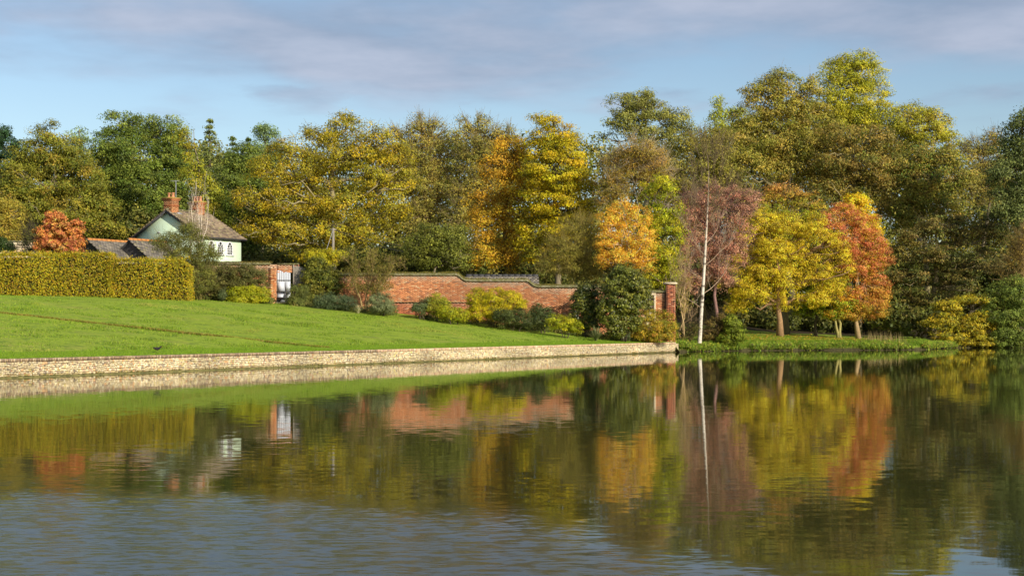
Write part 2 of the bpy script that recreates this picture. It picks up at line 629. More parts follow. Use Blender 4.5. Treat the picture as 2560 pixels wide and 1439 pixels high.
    o = obj_np('ground', V.reshape(-1, 3), [Q], m, smooth=True)
    tag(o, 'sloping green lawn and grassy banks round the lake', None, None, 'structure')


build_ground()


# ------------------------------------------------------------------ water
def build_water():
    m, n, l = mat_new('lake_water')
    g = nd(n, 'ShaderNodeNewGeometry')
    sp = nd(n, 'ShaderNodeSeparateXYZ')
    l.new(g.outputs['Position'], sp.inputs[0])

    def wave(scale, st, det=2.0, rot=0.0, off=0.0):
        mp = nd(n, 'ShaderNodeMapping')
        mp.inputs['Scale'].default_value = st
        mp.inputs['Rotation'].default_value = (0, 0, rot)
        mp.inputs['Location'].default_value = (off, off * 0.7, off)
        l.new(g.outputs['Position'], mp.inputs[0])
        t = nd(n, 'ShaderNodeTexNoise', inp={'Scale': scale, 'Detail': det, 'Roughness': 0.5})
        l.new(mp.outputs[0], t.inputs['Vector'])
        s = nd(n, 'ShaderNodeVectorMath', operation='SUBTRACT')
        l.new(t.outputs['Color'], s.inputs[0])
        s.inputs[1].default_value = (0.5, 0.5, 0.5)
        return s.outputs[0]

    def scale(v, f):
        s = nd(n, 'ShaderNodeVectorMath', operation='SCALE')
        l.new(v, s.inputs[0])
        if hasattr(f, 'links'):
            l.new(f, s.inputs['Scale'])
        else:
            s.inputs['Scale'].default_value = f
        return s.outputs[0]

    def add(a, b):
        s = nd(n, 'ShaderNodeVectorMath', operation='ADD')
        l.new(a, s.inputs[0])
        l.new(b, s.inputs[1])
        return s.outputs[0]
    # breeze patch: ruffled towards the near left, calm elsewhere
    big = nd(n, 'ShaderNodeTexNoise', inp={'Scale': 0.22, 'Detail': 3.0, 'Roughness': 0.5})
    l.new(g.outputs['Position'], big.inputs['Vector'])
    edge = mth(n, l, 'ADD', mth(n, l, 'ADD', sp.outputs[1], mth(n, l, 'MULTIPLY', mth(n, l, 'MAXIMUM', sp.outputs[0], 0.0), 1.4)),
               mth(n, l, 'ADD', mth(n, l, 'MULTIPLY', sp.outputs[0], 0.45),
                   mth(n, l, 'MULTIPLY', mth(n, l, 'SUBTRACT', big.outputs['Fac'], 0.5), 7.0)))
    ruf = nd(n, 'ShaderNodeMapRange', interpolation_type='SMOOTHSTEP', inp={1: 16.8, 2: 12.3, 3: 0.0, 4: 1.0})
    l.new(edge, ruf.inputs[0])
    near = nd(n, 'ShaderNodeMapRange', interpolation_type='SMOOTHSTEP', inp={1: 70.0, 2: 14.0, 3: 0.0, 4: 1.0})
    l.new(sp.outputs[1], near.inputs[0])
    calm_w = scale(wave(5.5, (0.5, 1.3, 1), 2.0, 0.06), mth(n, l, 'ADD', mth(n, l, 'MULTIPLY', near.outputs[0], 0.024), 0.006))
    ruff_w = add(scale(wave(9.0, (0.5, 1.25, 1), 2.0, -0.1, 4.0), 0.30), scale(wave(16.0, (0.5, 1.3, 1), 2.0, 0.2, 9.0), 0.20))
    ruff_w = scale(ruff_w, ruf.outputs[0])
    tot = add(calm_w, ruff_w)
    mul = nd(n, 'ShaderNodeVectorMath', operation='MULTIPLY')
    l.new(tot, mul.inputs[0])
    mul.inputs[1].default_value = (0.22, 1.0, 0.0)
    ad = nd(n, 'ShaderNodeVectorMath', operation='ADD')
    l.new(mul.outputs[0], ad.inputs[0])
    ad.inputs[1].default_value = (0, 0, 1)
    nm = nd(n, 'ShaderNodeVectorMath', operation='NORMALIZE')
    l.new(ad.outputs[0], nm.inputs[0])
    bs = nd(n, 'ShaderNodeBsdfPrincipled', inp={'Base Color': (0.030, 0.032, 0.010, 1), 'IOR': 1.42})
    l.new(nm.outputs[0], bs.inputs['Normal'])
    l.new(mth(n, l, 'ADD', mth(n, l, 'MULTIPLY', ruf.outputs[0], 0.17), 0.03), bs.inputs['Roughness'])
    out = nd(n, 'ShaderNodeOutputMaterial')
    l.new(bs.outputs[0], out.inputs[0])
    V = [(-260, -120, 0), (260, -120, 0), (260, 150, 0), (-260, 150, 0)]
    o = obj_np('lake', V, [np.array([(0, 1, 2, 3)])], m)
    tag(o, 'calm dark lake reflecting the autumn trees', None, None, 'structure')


build_water()


# ------------------------------------------------------------------ lake wall
def jit(n, base, amt, rng=RNG):
    return np.clip(np.asarray(base) * (1 + rng.normal(size=(n, 1)) * amt), 0.01, 0.9)


def pick(pal, n, rng=RNG):
    cols = np.array([lin(c) for c, _ in pal])
    w = np.array([w for _, w in pal], float)
    return cols[rng.choice(len(pal), n, p=w / w.sum())]


STONE_PAL = [((212, 194, 152), 5), ((202, 184, 144), 4), ((190, 172, 136), 3), ((222, 208, 172), 4), ((196, 156, 112), 0.9),
             ((160, 146, 122), 1.2), ((180, 154, 128), 1.2), ((140, 128, 110), 0.7), ((200, 184, 120), 0.8)]
COPE_PAL = [((198, 170, 134), 3), ((182, 154, 120), 3), ((208, 182, 144), 2), ((160, 136, 112), 1.2), ((216, 194, 160), 0.8), ((196, 156, 126), 1)]
U3 = np.array([WU[0], WU[1], 0])
N3 = np.array([WN[0], WN[1], 0])
Z3 = np.array([0, 0, 1.0])


def wpt(s, d, z):
    s, d, z = np.broadcast_arrays(np.asarray(s, float), np.asarray(d, float), np.asarray(z, float))
    return np.stack([CORNER[0] + WU[0] * s + WN[0] * d, CORNER[1] + WU[1] * s + WN[1] * d, z], -1)


def build_lake_wall():
    rng = np.random.default_rng(11)
    root = empty('lake_wall', (CORNER[0], CORNER[1], 0), 'long low cream flint and brick wall along the water edge', 'wall')
    S0, S1 = -64.0, -0.02
    b = Bag()
    b.box(wpt((S0 + S1) / 2, 0.21, -0.25), S1 - S0, 0.36, 1.62, U3, N3, Z3)
    b.build('mortar_core', M['pale_mortar'], root)
    # the return of the wall at its end, turning away behind the reeds
    b = Bag()
    b.box(wpt(0.19, 0.9, -0.22), 0.36, 1.9, 1.66, U3, N3, Z3)
    b.build('end_return', M['pale_mortar'], root)
    b = Bag()
    b.box(wpt((S0 + S1) / 2, -0.05, 0.0), S1 - S0, 0.20, 0.09, U3, N3, Z3)
    b.build('ledge', M['ledge'], root)
    n = 2600
    sw = rng.uniform(S0, S1, n)
    tuft = vnoise(np.c_[sw * 1.4, sw * 0, sw * 0], 1.0)
    sw = sw[tuft > 0.66]
    n = len(sw)
    b = Bag()
    b.blades(wpt(sw, -0.06 + rng.normal(size=n) * 0.04, 0.03), rng.uniform(0.04, 0.16, n), 0.03, pick([((120, 118, 44), 3), ((92, 96, 36), 3), ((150, 138, 70), 1)], n, rng), 0.5, rng)
    tag(b.build('ledge_weeds', M['grass'], root), kind='stuff')
    # rubble courses
    ss, zz, ww, hh = [], [], [], []
    s = S0
    while s < S1 - 0.3:
        seg = rng.uniform(0.3, 0.7)
        nrow = rng.integers(6, 10)
        edges = np.sort(np.concatenate([[0.05, 0.575], 0.05 + 0.525 * (np.arange(1, nrow) + rng.uniform(-0.3, 0.3, nrow - 1)) / nrow]))
        for z0, z1 in zip(edges[:-1], edges[1:]):
            t = s + rng.uniform(-0.08, 0.08)
            while t < min(s + seg, S1 - 0.04):
                w = rng.uniform(0.04, 0.13) * (0.7 + 3.0 * (z1 - z0))
                ss.append(t + w / 2); zz.append((z0 + z1) / 2 + rng.normal() * 0.006); ww.append(w * rng.uniform(0.8, 0.97)); hh.append((z1 - z0) * rng.uniform(0.72, 0.95))
                t += w
        s += seg
    ss, zz, ww, hh = map(np.array, (ss, zz, ww, hh))
    n = len(ss)
    dep = rng.uniform(0.0, 0.022, n)
    col = pick(STONE_PAL, n, rng)
    P = wpt(ss, 0.02 - dep, zz)
    patch = vnoise(np.c_[ss * 0.5, zz * 3, zz * 0], 1.0)
    col = col * (0.68 + 0.5 * patch)[:, None] * (1 + rng.normal(size=(n, 1)) * 0.07)
    # lower courses carry damp stains
    col = np.where((zz < 0.13)[:, None], col * np.array([0.75, 0.72, 0.6]), col)
    left_vis = -57.5
    cand = np.where(ss > left_vis)[0]
    near = cand[np.argsort(-(ww[cand] * hh[cand]) / (100 + ss[cand] * 0.85) ** 2)][:300]
    isnear = np.zeros(n, bool)
    isnear[near] = True
    # single stones share a few shaped meshes
    var = []
    for k in range(18):
        bb = Bag()
        t = rng.uniform(0.80, 0.95, 4)
        v = [(-.5, -.5, -.5), (.5, -.5, -.5), (.5, .5, -.5), (-.5, .5, -.5)]
        front = [(-.5 * t[0], -.5, -.5 * t[1]), (.5 * t[2], -.5, -.5 * t[0]), (.5 * t[1], -.5, .5 * t[3]), (-.5 * t[3], -.5, .5 * t[2])]
        back = [(-.5, .5, -.5), (.5, .5, -.5), (.5, .5, .5), (-.5, .5, .5)]
        bb.add(front + back, [(0, 1, 2, 3), (0, 4, 5, 1), (1, 5, 6, 2), (2, 6, 7, 3), (3, 7, 4, 0)], col=pick(STONE_PAL, 1, rng)[0] * rng.uniform(0.75, 1.15))
        me = mesh_np('stone', np.vstack(bb.V), [np.vstack(bb.Q)], np.vstack(bb.C))
        me.materials.append(M['stone'])
        var.append(me)
    yaw = math.atan2(WU[1], WU[0])
    for i in near:
        o = bpy.data.objects.new('stone', var[rng.integers(len(var))])
        o.location = P[i] - np.array(root.location)
        o.rotation_euler = (0, rng.normal() * 0.03, yaw)
        o.scale = (ww[i], 0.07, hh[i])
        link(o, root)
    k = ~isnear
    b = Bag()
    b.boxes(P[k], np.c_[ww[k], np.full(k.sum(), 0.07), hh[k]], U3, N3, Z3, col[k])
    tag(b.build('small_stones', M['stone'], root), kind='stuff')
    # soldier course of upright bricks on top
    pitch = 0.078
    sc = np.arange(S0, S1, pitch) + pitch / 2
    n = len(sc)
    lean = rng.normal(size=n) * 0.004
    P = wpt(sc, 0.17 + rng.normal(size=n) * 0.006, 0.64 + lean)
    col = pick(COPE_PAL, n, rng) * (1 + rng.normal(size=(n, 1)) * 0.1)
    near = np.where((sc > left_vis) & (sc < left_vis + 300 * pitch))[0][:300]
    var = []
    for c in range(10):
        bb = Bag()
        bb.box((0, 0, 0), 1, 1, 1, col=pick(COPE_PAL, 1, rng)[0] * rng.uniform(0.85, 1.15))
        me = mesh_np('coping_brick', np.vstack(bb.V), [np.vstack(bb.Q)], np.vstack(bb.C))
        me.materials.append(M['stone'])
        var.append(me)
    for i in near:
        o = bpy.data.objects.new('coping_brick', var[rng.integers(len(var))])
        o.location = P[i] - np.array(root.location)
        o.rotation_euler = (0, 0, yaw)
        o.scale = (pitch - 0.013, 0.36, 0.125)
        link(o, root)
    m_ = np.ones(n, bool)
    m_[near] = False
    b = Bag()
    b.boxes(P[m_], np.tile([pitch - 0.013, 0.36, 0.125], (m_.sum(), 1)), U3, N3, Z3, col[m_])
    tag(b.build('far_coping_bricks', M['stone'], root), kind='stuff')


build_lake_wall()

# ------------------------------------------------------------------ brick garden wall
BRICK_PAL = [((208, 142, 96), 5), ((198, 130, 88), 4), ((216, 152, 106), 3), ((182, 120, 86), 2), ((156, 112, 86), 0.8), ((210, 170, 130), 1.4)]
PIER_PAL = [((174, 104, 74), 4), ((150, 92, 70), 3), ((192, 118, 82), 3), ((116, 78, 64), 1.2), ((206, 156, 118), 0.8)]
YW = 101.0


def brickwork(bag, x0, x1, zbot, ztop, yf, pal, rng, pale_top=0.0, wear=0.012, normal=(0, -1, 0), along=(1, 0, 0), org=None, hole=None):
    """running-bond bricks on a face; zbot/ztop callables of the along coordinate"""
    cw, ch = 0.235, 0.075
    xs = np.arange(x0, x1, cw)
    zmin = min(zbot(x0), zbot(x1), zbot((x0 + x1) / 2))
    zmax = max(ztop(v) for v in np.linspace(x0, x1, 60))
    rows = np.arange(int((zmax - zmin) / ch) + 1)
    C, S, K = [], [], []
    for r in rows:
        z = zmin + r * ch + ch / 2
        xx = xs + cw / 2 + (r % 2) * cw / 2
        ok = np.array([zbot(v) - 0.05 < z < ztop(v) - ch * 0.4 for v in xx]) & (xx < x1 - cw * 0.25)
        if hole is not None:
            ok &= np.array([not (hole[0] < v < hole[1] and hole[2] < z < hole[3]) for v in xx])
        xx = xx[ok]
        n = len(xx)
        if not n:
            continue
        w = np.minimum(cw - 0.012, 2 * (x1 - xx)) * np.ones(n)
        C.append(np.c_[xx, np.full(n, z)])
        S.append(w)
        top = np.array([ztop(v) for v in xx])
        K.append(np.clip(1 - (top - z) / 0.55, 0, 1))
    C = np.vstack(C); S = np.concatenate(S); K = np.concatenate(K)
    n = len(C)
    along = np.asarray(along, float); normal = np.asarray(normal, float)
    out = rng.uniform(-wear, wear * 0.4, n) - 0.03 * (vnoise(np.c_[C * 1.3, C[:, :1] * 0], 1.0) > 0.74)
    o = np.array([0, yf, 0.0]) if org is None else np.asarray(org, float)
    P = o + along * C[:, :1] + Z3 * C[:, 1:2] + normal * out[:, None]
    col = pick(pal, n, rng) * (1 + rng.normal(size=(n, 1)) * 0.08)
    blotch = vnoise(np.c_[C * np.array([0.45, 0.9]), C[:, :1] * 0 + 5], 1.0)
    col *= (0.72 + 0.5 * blotch)[:, None]
    pt = (pale_top * K * (0.4 + rng.random(n)))[:, None].clip(0, 0.85)
    col = col * (1 - pt) + lin((196, 178, 152)) * pt * 0.9
    bag.boxes(P, np.c_[S, np.full(n, 0.09), np.full(n, ch - 0.011)], along, np.cross(Z3, along), Z3, col)


def xw(p, Y=YW):
    return (p - 1280.0) * Y / F


def zw(p, Y=YW):
    return CAMZ + (HOR - p) * Y / F


TOP_PTS = [(745, 683), (1140, 683), (1146, 685), (1152, 690), (1158, 695), (1166, 698), (1316, 698), (1322, 700), (1329, 706), (1336, 711), (1346, 713),
           (1500, 713), (1506, 716), (1516, 724), (1528, 726), (1664, 726)]
TX = np.array([xw(p) for p, _ in TOP_PTS])
TZ = np.array([zw(q) for _, q in TOP_PTS])


def wall_top(x):
    return float(np.interp(x, TX, TZ))


def gz(x):
    return zl1(x, YW - 0.2) - 0.15


def build_garden_wall():
    rng = np.random.default_rng(5)
    root = empty('garden_wall', (0, YW + 0.2, gz(0)), 'old red brick garden wall with stepped mossy coping behind the shrubs', 'wall')
    x0, x1 = TX[0], TX[-1]
    b = Bag()
    xs = np.unique(np.concatenate([np.linspace(x0, x1, 80), TX]))
    f, bk, t = [], [], []
    V, Q = [], []
    for i, x in enumerate(xs):
        zt, zb = wall_top(x) - 0.03, gz(x) - 0.4
        V += [(x, YW + 0.03, zb), (x, YW + 0.03, zt), (x, YW + 0.42, zt), (x, YW + 0.42, zb)]
        if i:
            a, c = 4 * (i - 1), 4 * i
            Q += [(a, c, c + 1, a + 1), (a + 1, c + 1, c + 2, a + 2), (a + 2, c + 2, c + 3, a + 3)]
    Q += [(0, 1, 2, 3), (4 * len(xs) - 4, 4 * len(xs) - 1, 4 * len(xs) - 2, 4 * len(xs) - 3)]
    b.add(V, Q)
    b.build('mortar_core', M['mortar'], root)
    b = Bag()
    door = (xw(1606), xw(1634), gz(xw(1620)), zw(738))
    brickwork(b, x0, x1, gz, lambda v: wall_top(v) - 0.16, YW, BRICK_PAL, rng, 0.75, 0.014, hole=door)
    tag(b.build('bricks', M['brick'], root), kind='stuff')
    # plinth: thicker foot of the wall with a ledge
    b = Bag()
    pz = zw(756)
    brickwork(b, xw(970), xw(1300), gz, lambda v: pz, YW - 0.10, [((196, 120, 84), 4), ((180, 108, 78), 3), ((206, 150, 116), 2), ((150, 92, 72), 1)], rng, 0.2)
    b.box(((xw(970) + xw(1300)) / 2, YW - 0.045, (pz + gz(xw(1300))) / 2), xw(1300) - xw(970), 0.12, pz - gz(xw(1300)) - 0.04, col=lin((150, 126, 100)))
    b.build('plinth', M['brick'], root)
    b = Bag()
    b.box(((xw(970) + xw(1300)) / 2, YW - 0.08, pz + 0.015), xw(1300) - xw(970), 0.22, 0.05)
    b.build('plinth_ledge', M['moss'], root)
    # coping
    V, Q = [], []
    for i, x in enumerate(xs):
        zt = wall_top(x)
        V += [(x, YW - 0.13, zt - 0.16), (x, YW - 0.13, zt - 0.05), (x, YW + 0.22, zt + 0.06), (x, YW + 0.55, zt - 0.05), (x, YW + 0.55, zt - 0.16)]
        if i:
            a, c = 5 * (i - 1), 5 * i
            Q += [(a + k, c + k, c + k + 1, a + k + 1) for k in range(4)] + [(a + 4, c + 4, c, a)]
    b = Bag().add(V, Q)
    cop = b.build('coping', M['moss'], root)
    part_w(cop, root.location)
    n = 9000
    x = rng.uniform(x0, x1, n)
    z = np.interp(x, TX, TZ)
    y = YW + 0.2 + rng.normal(size=n) * 0.14
    b = Bag()
    col = pick([((120, 118, 40), 3), ((150, 140, 58), 3), ((96, 92, 40), 2), ((170, 148, 84), 2)], n, rng)
    lump = vnoise(np.c_[x * 1.5, x * 0, x * 0], 1.0)
    b.blades(np.c_[x, y, z + 0.0], rng.uniform(0.04, 0.14, n) * (0.5 + lump), 0.03, col, 0.6, rng)
    tag(b.build('moss', M['grass'], cop), kind='stuff')
    # blocked stone doorway at the right end
    b = Bag()
    dx = (door[0] + door[1]) / 2
    for i in range(9):
        for j in range(4):
            zz = door[2] + (door[3] - door[2]) * (i + 0.5) / 9
            b.box((door[0] + (j + 0.5 + 0.3 * (i % 2 - 0.5)) * (door[1] - door[0]) / 4, YW + 0.06 + rng.uniform(-.015, .015), zz), (door[1] - door[0]) / 4 - 0.02, 0.08, (door[3] - door[2]) / 9 - 0.015,
                  col=pick([((190, 178, 146), 2), ((150, 142, 116), 2), ((120, 116, 92), 2), ((212, 204, 176), 1)], 1, rng)[0])
    b.build('blocked_doorway', M['stone'], root)
    b = Bag()
    b.box((door[1] + 0.07, YW - 0.03, (door[2] + door[3]) / 2), 0.14, 0.14, door[3] - door[2])
    b.box((dx - 0.02, YW - 0.028, door[3] + 0.09), door[1] - door[0] + 0.34, 0.144, 0.17)
    b.build('door_surround', M['cap'], root)


build_garden_wall()


def build_pier():
    rng = np.random.default_rng(8)
    x0, x1 = xw(1664), xw(1687)
    zt = zw(711)
    zb = zl1(11.3, 101) - 0.3
    yf = YW - 0.35
    root = empty('brick_pier', ((x0 + x1) / 2, YW, zb), 'tall square red brick pier with flat stone cap at the wall end', 'pier')
    b = Bag()
    b.box(((x0 + x1) / 2, yf + 0.4, (zt + zb) / 2), x1 - x0 - 0.05, 0.72, zt - zb - 0.02)
    b.build('mortar_core', M['mortar'], root)
    b = Bag()
    brickwork(b, x0, x1, lambda v: zb, lambda v: zt, yf, PIER_PAL, rng, 0.15, 0.006)
    brickwork(b, 0, 0.78, lambda v: zb, lambda v: zt, 0, PIER_PAL, rng, 0.15, 0.006, normal=(1, 0, 0), along=(0, 1, 0), org=(x1 - 0.03, yf, 0))
    tag(b.build('bricks', M['brick'], root), kind='stuff')
    b = Bag()
    cxm, cym = (x0 + x1) / 2, yf + 0.4
    V = []
    for (e, z) in ((0.10, zt), (0.13, zt + 0.02), (0.13, zt + 0.11), (0.04, zt + 0.16)):
        hx, hy = (x1 - x0) / 2 + e, 0.4 + e
        V += [(cxm - hx, cym - hy, z), (cxm + hx, cym - hy, z), (cxm + hx, cym + hy, z), (cxm - hx, cym + hy, z)]
    Q = [(0, 3, 2, 1), (12, 13, 14, 15)]
    for k in range(3):
        for j in range(4):
            Q.append((4 * k + j, 4 * k + (j + 1) % 4, 4 * k + 4 + (j + 1) % 4, 4 * k + 4 + j))
    b.add(V, Q).build('cap', M['cap'], root)


build_pier()


def build_gate_end():
    rng = np.random.default_rng(21)
    Yg = 100.2
    X = lambda p: xw(p, Yg)
    Zp = lambda p: zw(p, Yg)
    g0 = zl1(X(690), Yg) - 0.1
    # left stretch of old wall ending beside the gate
    root = empty('old_wall', (X(600), Yg, g0), 'weathered brick wall end left of the white gate, grassy on top', 'wall')
    x0, x1, zt = X(470), X(690), Zp(659)
    b = Bag()
    b.box(((x0 + x1) / 2, Yg + 0.3, (zt + g0) / 2 - 0.25), x1 - x0 - 0.04, 0.5, zt - g0 + 0.4)
    b.build('mortar_core', M['mortar'], root)
    b = Bag()
    brickwork(b, x0, x1, lambda v: g0 - 0.2, lambda v: zt - 0.1, Yg, BRICK_PAL, rng, 0.85, 0.02)
    brickwork(b, 0, 0.6, lambda v: g0 - 0.2, lambda v: zt - 0.05, 0, BRICK_PAL, rng, 0.3, 0.02, normal=(1, 0, 0), along=(0, 1, 0), org=(x1 - 0.03, Yg, 0))
    tag(b.build('bricks', M['brick'], root), kind='stuff')
    b = Bag()
    b.box(((x0 + x1) / 2 - 0.2, Yg + 0.28, zt + 0.0), x1 - x0 - 0.4, 0.8, 0.14)
    cop = part_w(b.build('coping', M['moss'], root), root.location)
    n = 3500
    x = rng.uniform(x0, x1 - 0.3, n)
    b = Bag()
    b.blades(np.c_[x, Yg + 0.2 + rng.normal(size=n) * 0.2, np.full(n, zt + 0.06)], rng.uniform(0.05, 0.16, n), 0.03,
             pick([((112, 100, 44), 3), ((150, 130, 66), 2), ((90, 92, 40), 2)], n, rng), 0.6, rng)
    tag(b.build('moss', M['grass'], cop), kind='stuff')
    # buttress like end of the wall; sunlight on it put into paler bricks
    b = Bag()
    brickwork(b, X(674), X(689), lambda v: g0 - 0.2, lambda v: zt - 0.25, Yg - 0.12, [((228, 162, 104), 3), ((214, 140, 88), 3), ((236, 190, 140), 2), ((180, 104, 70), 1)], rng, 0.5, 0.02)
    b.build('wall_end', M['brick'], root)
    # brick arch piece over the gate
    r2 = empty('gate_arch', (X(712), Yg + 0.6, g0), 'patch of brickwork over the white garden gate', 'wall')
    b = Bag()
    za, zb_ = Zp(660), Zp(680)
    brickwork(b, X(689), X(742), lambda v: zb_ - 0.02, lambda v: za, Yg + 0.45, BRICK_PAL, rng, 0.6, 0.02)
    b.box(((X(689) + X(742)) / 2, Yg + 0.7, (za + zb_) / 2), X(742) - X(689), 0.4, za - zb_ - 0.03, col=lin((150, 120, 95)))
    b.build('bricks', M['brick'], r2)
    b = Bag()
    b.box(((X(689) + X(744)) / 2, Yg + 0.62, za + 0.03), X(744) - X(689), 0.55, 0.09)
    b.build('coping', M['moss'], r2)
    b = Bag()
    b.box((X(738), Yg + 0.7, (za + g0) / 2), X(742) - X(730), 0.4, za - g0, col=lin((150, 100, 76)))
    b.build('pillar', M['brick'], r2)
    # white plank gate
    gx0, gx1 = X(690.5), X(724)
    zt, zb = Zp(677), Zp(756)
    r3 = empty('garden_gate', ((gx0 + gx1) / 2, Yg + 0.4, zb), 'tall white plank garden gate with curved top in the brick wall', 'gate')
    npl = 7
    for i in range(npl):
        t = (i + 0.5) / npl
        w = (gx1 - gx0) / npl
        top = zt + 0.10 - 0.22 * t - 0.02 * rng.random()
        b = Bag()
        b.box((gx0 + t * (gx1 - gx0), Yg + 0.42 + 0.006 * rng.normal(), (top + zb) / 2), w - 0.022, 0.035, top - zb)
        b.build('plank', M['gate_white'], r3)
    for zz, th in ((700, 0.05), (729, 0.045), (746, 0.045)):
        b = Bag()
        b.box(((gx0 + gx1) / 2, Yg + 0.385, Zp(zz)), gx1 - gx0, 0.04, th)
        b.build('rail', M['dark_timber'], r3)
    for (qa, qb) in ((704, 727), (731, 754)):
        for xa, xb in ((gx0 + 0.03, gx0 + 0.50), (gx0 + 0.56, gx1 - 0.02)):
            b = Bag()
            b.box(((xa + xb) / 2, Yg + 0.392, (Zp(qa) + Zp(qb)) / 2), xb - xa, 0.03, Zp(qa) - Zp(qb))
            b.build('panel', M['gate_white'], r3)
    b = Bag()
    b.box((gx0 - 0.06, Yg + 0.3, (Zp(664) + zb) / 2), 0.13, 0.13, Zp(664) - zb)
    b.build('post', M['timber'], r3)
    # low field gate standing in front
    r4 = empty('field_gate', ((gx0 + gx1) / 2, Yg + 0.15, zb), 'low dark timber gate with diagonal brace before the white gate', 'gate')
    for q in (728.5, 744):
        b = Bag()
        b.box(((gx0 + gx1) / 2 - 0.03, Yg + 0.2, Zp(q)), gx1 - gx0 + 0.06, 0.05, 0.085)
        b.build('rail', M['dark_timber'], r4)
    A = np.array([gx0, Yg + 0.155, Zp(757)]); B = np.array([gx1 - 0.1, Yg + 0.155, Zp(733)])
    dvec = (B - A) / np.linalg.norm(B - A)
    b = Bag()
    b.box((A + B) / 2, np.linalg.norm(B - A), 0.03, 0.10, dvec, (0, 1, 0), np.cross(dvec, (0, 1, 0)))
    b.build('brace', M['dark_timber'], r4)
    b = Bag()
    b.box((gx1 - 0.13, Yg + 0.13, Zp(733)), 0.26, 0.06, 0.14)
    b.build('latch_block', M['dark_timber'], r4)
    b = Bag()
    b.box((gx0 - 0.12, Yg + 0.17, Zp(742.5)), 0.10, 0.10, Zp(727) - Zp(758))
    b.build('post', M['dark_timber'], r4)
    # board fence to the right
    r5 = empty('board_fence', (X(742), Yg + 0.5, g0), 'short grey upright board fence between gate and leafy shrub', 'fence')
    nb = 9
    fx0, fx1 = X(730), X(762)
    for i in range(nb):
        t = (i + 0.5) / nb
        w = (fx1 - fx0) / nb
        zt2 = Zp(662 + 8 * t) + 0.02 * rng.normal()
        b = Bag()
        b.box((fx0 + t * (fx1 - fx0), Yg + 0.36 + 0.012 * rng.normal(), (zt2 + g0) / 2), w - 0.012, 0.03, zt2 - g0)
        b.build('board', M['timber'], r5)
    for zq in (672, 715):
        b = Bag()
        b.box(((fx0 + fx1) / 2, Yg + 0.405, Zp(zq)), fx1 - fx0, 0.04, 0.09)
        b.build('rail', M['timber'], r5)
    # doorstep stones
    r6 = Bag()
    for i in range(7):
        r6.box((gx0 + 0.1 + i * 0.13, Yg - 0.1, zb - 0.02), 0.11, 0.25, 0.10, col=pick(STONE_PAL, 1, rng)[0])
    tag(r6.build('doorstep', M['stone'], None, loc=(gx0 + 0.5, Yg - 0.1, zb)), 'low rough stone step at the foot of the white gate', 'step')


build_gate_end()

# ------------------------------------------------------------------ green house
E1 = np.array([0.507, 0.862, 0.0])
E2 = np.array([-0.862, 0.507, 0.0])
HC = np.array([-25.6, 118.0, 0.0])


def arch_pts(w, h, n=8):
    """pointed (gothic) outline, closed, from bottom left round to bottom right; local (u, z)"""
    hs = h - w * 0.85
    pts = [(-w / 2, 0), (w / 2, 0), (w / 2, hs)]
    for i in range(1, n):
        a = i / n
        pts.append((w / 2 * (1 - a ** 1.6), hs + (h - hs) * (1 - (1 - a) ** 1.9) ** 0.9))
    pts.append((0, h))
    for i in range(n - 1, 0, -1):
        a = i / n
        pts.append((-w / 2 * (1 - a ** 1.6), hs + (h - hs) * (1 - (1 - a) ** 1.9) ** 0.9))
    pts.append((-w / 2, hs))
    return np.array(pts)


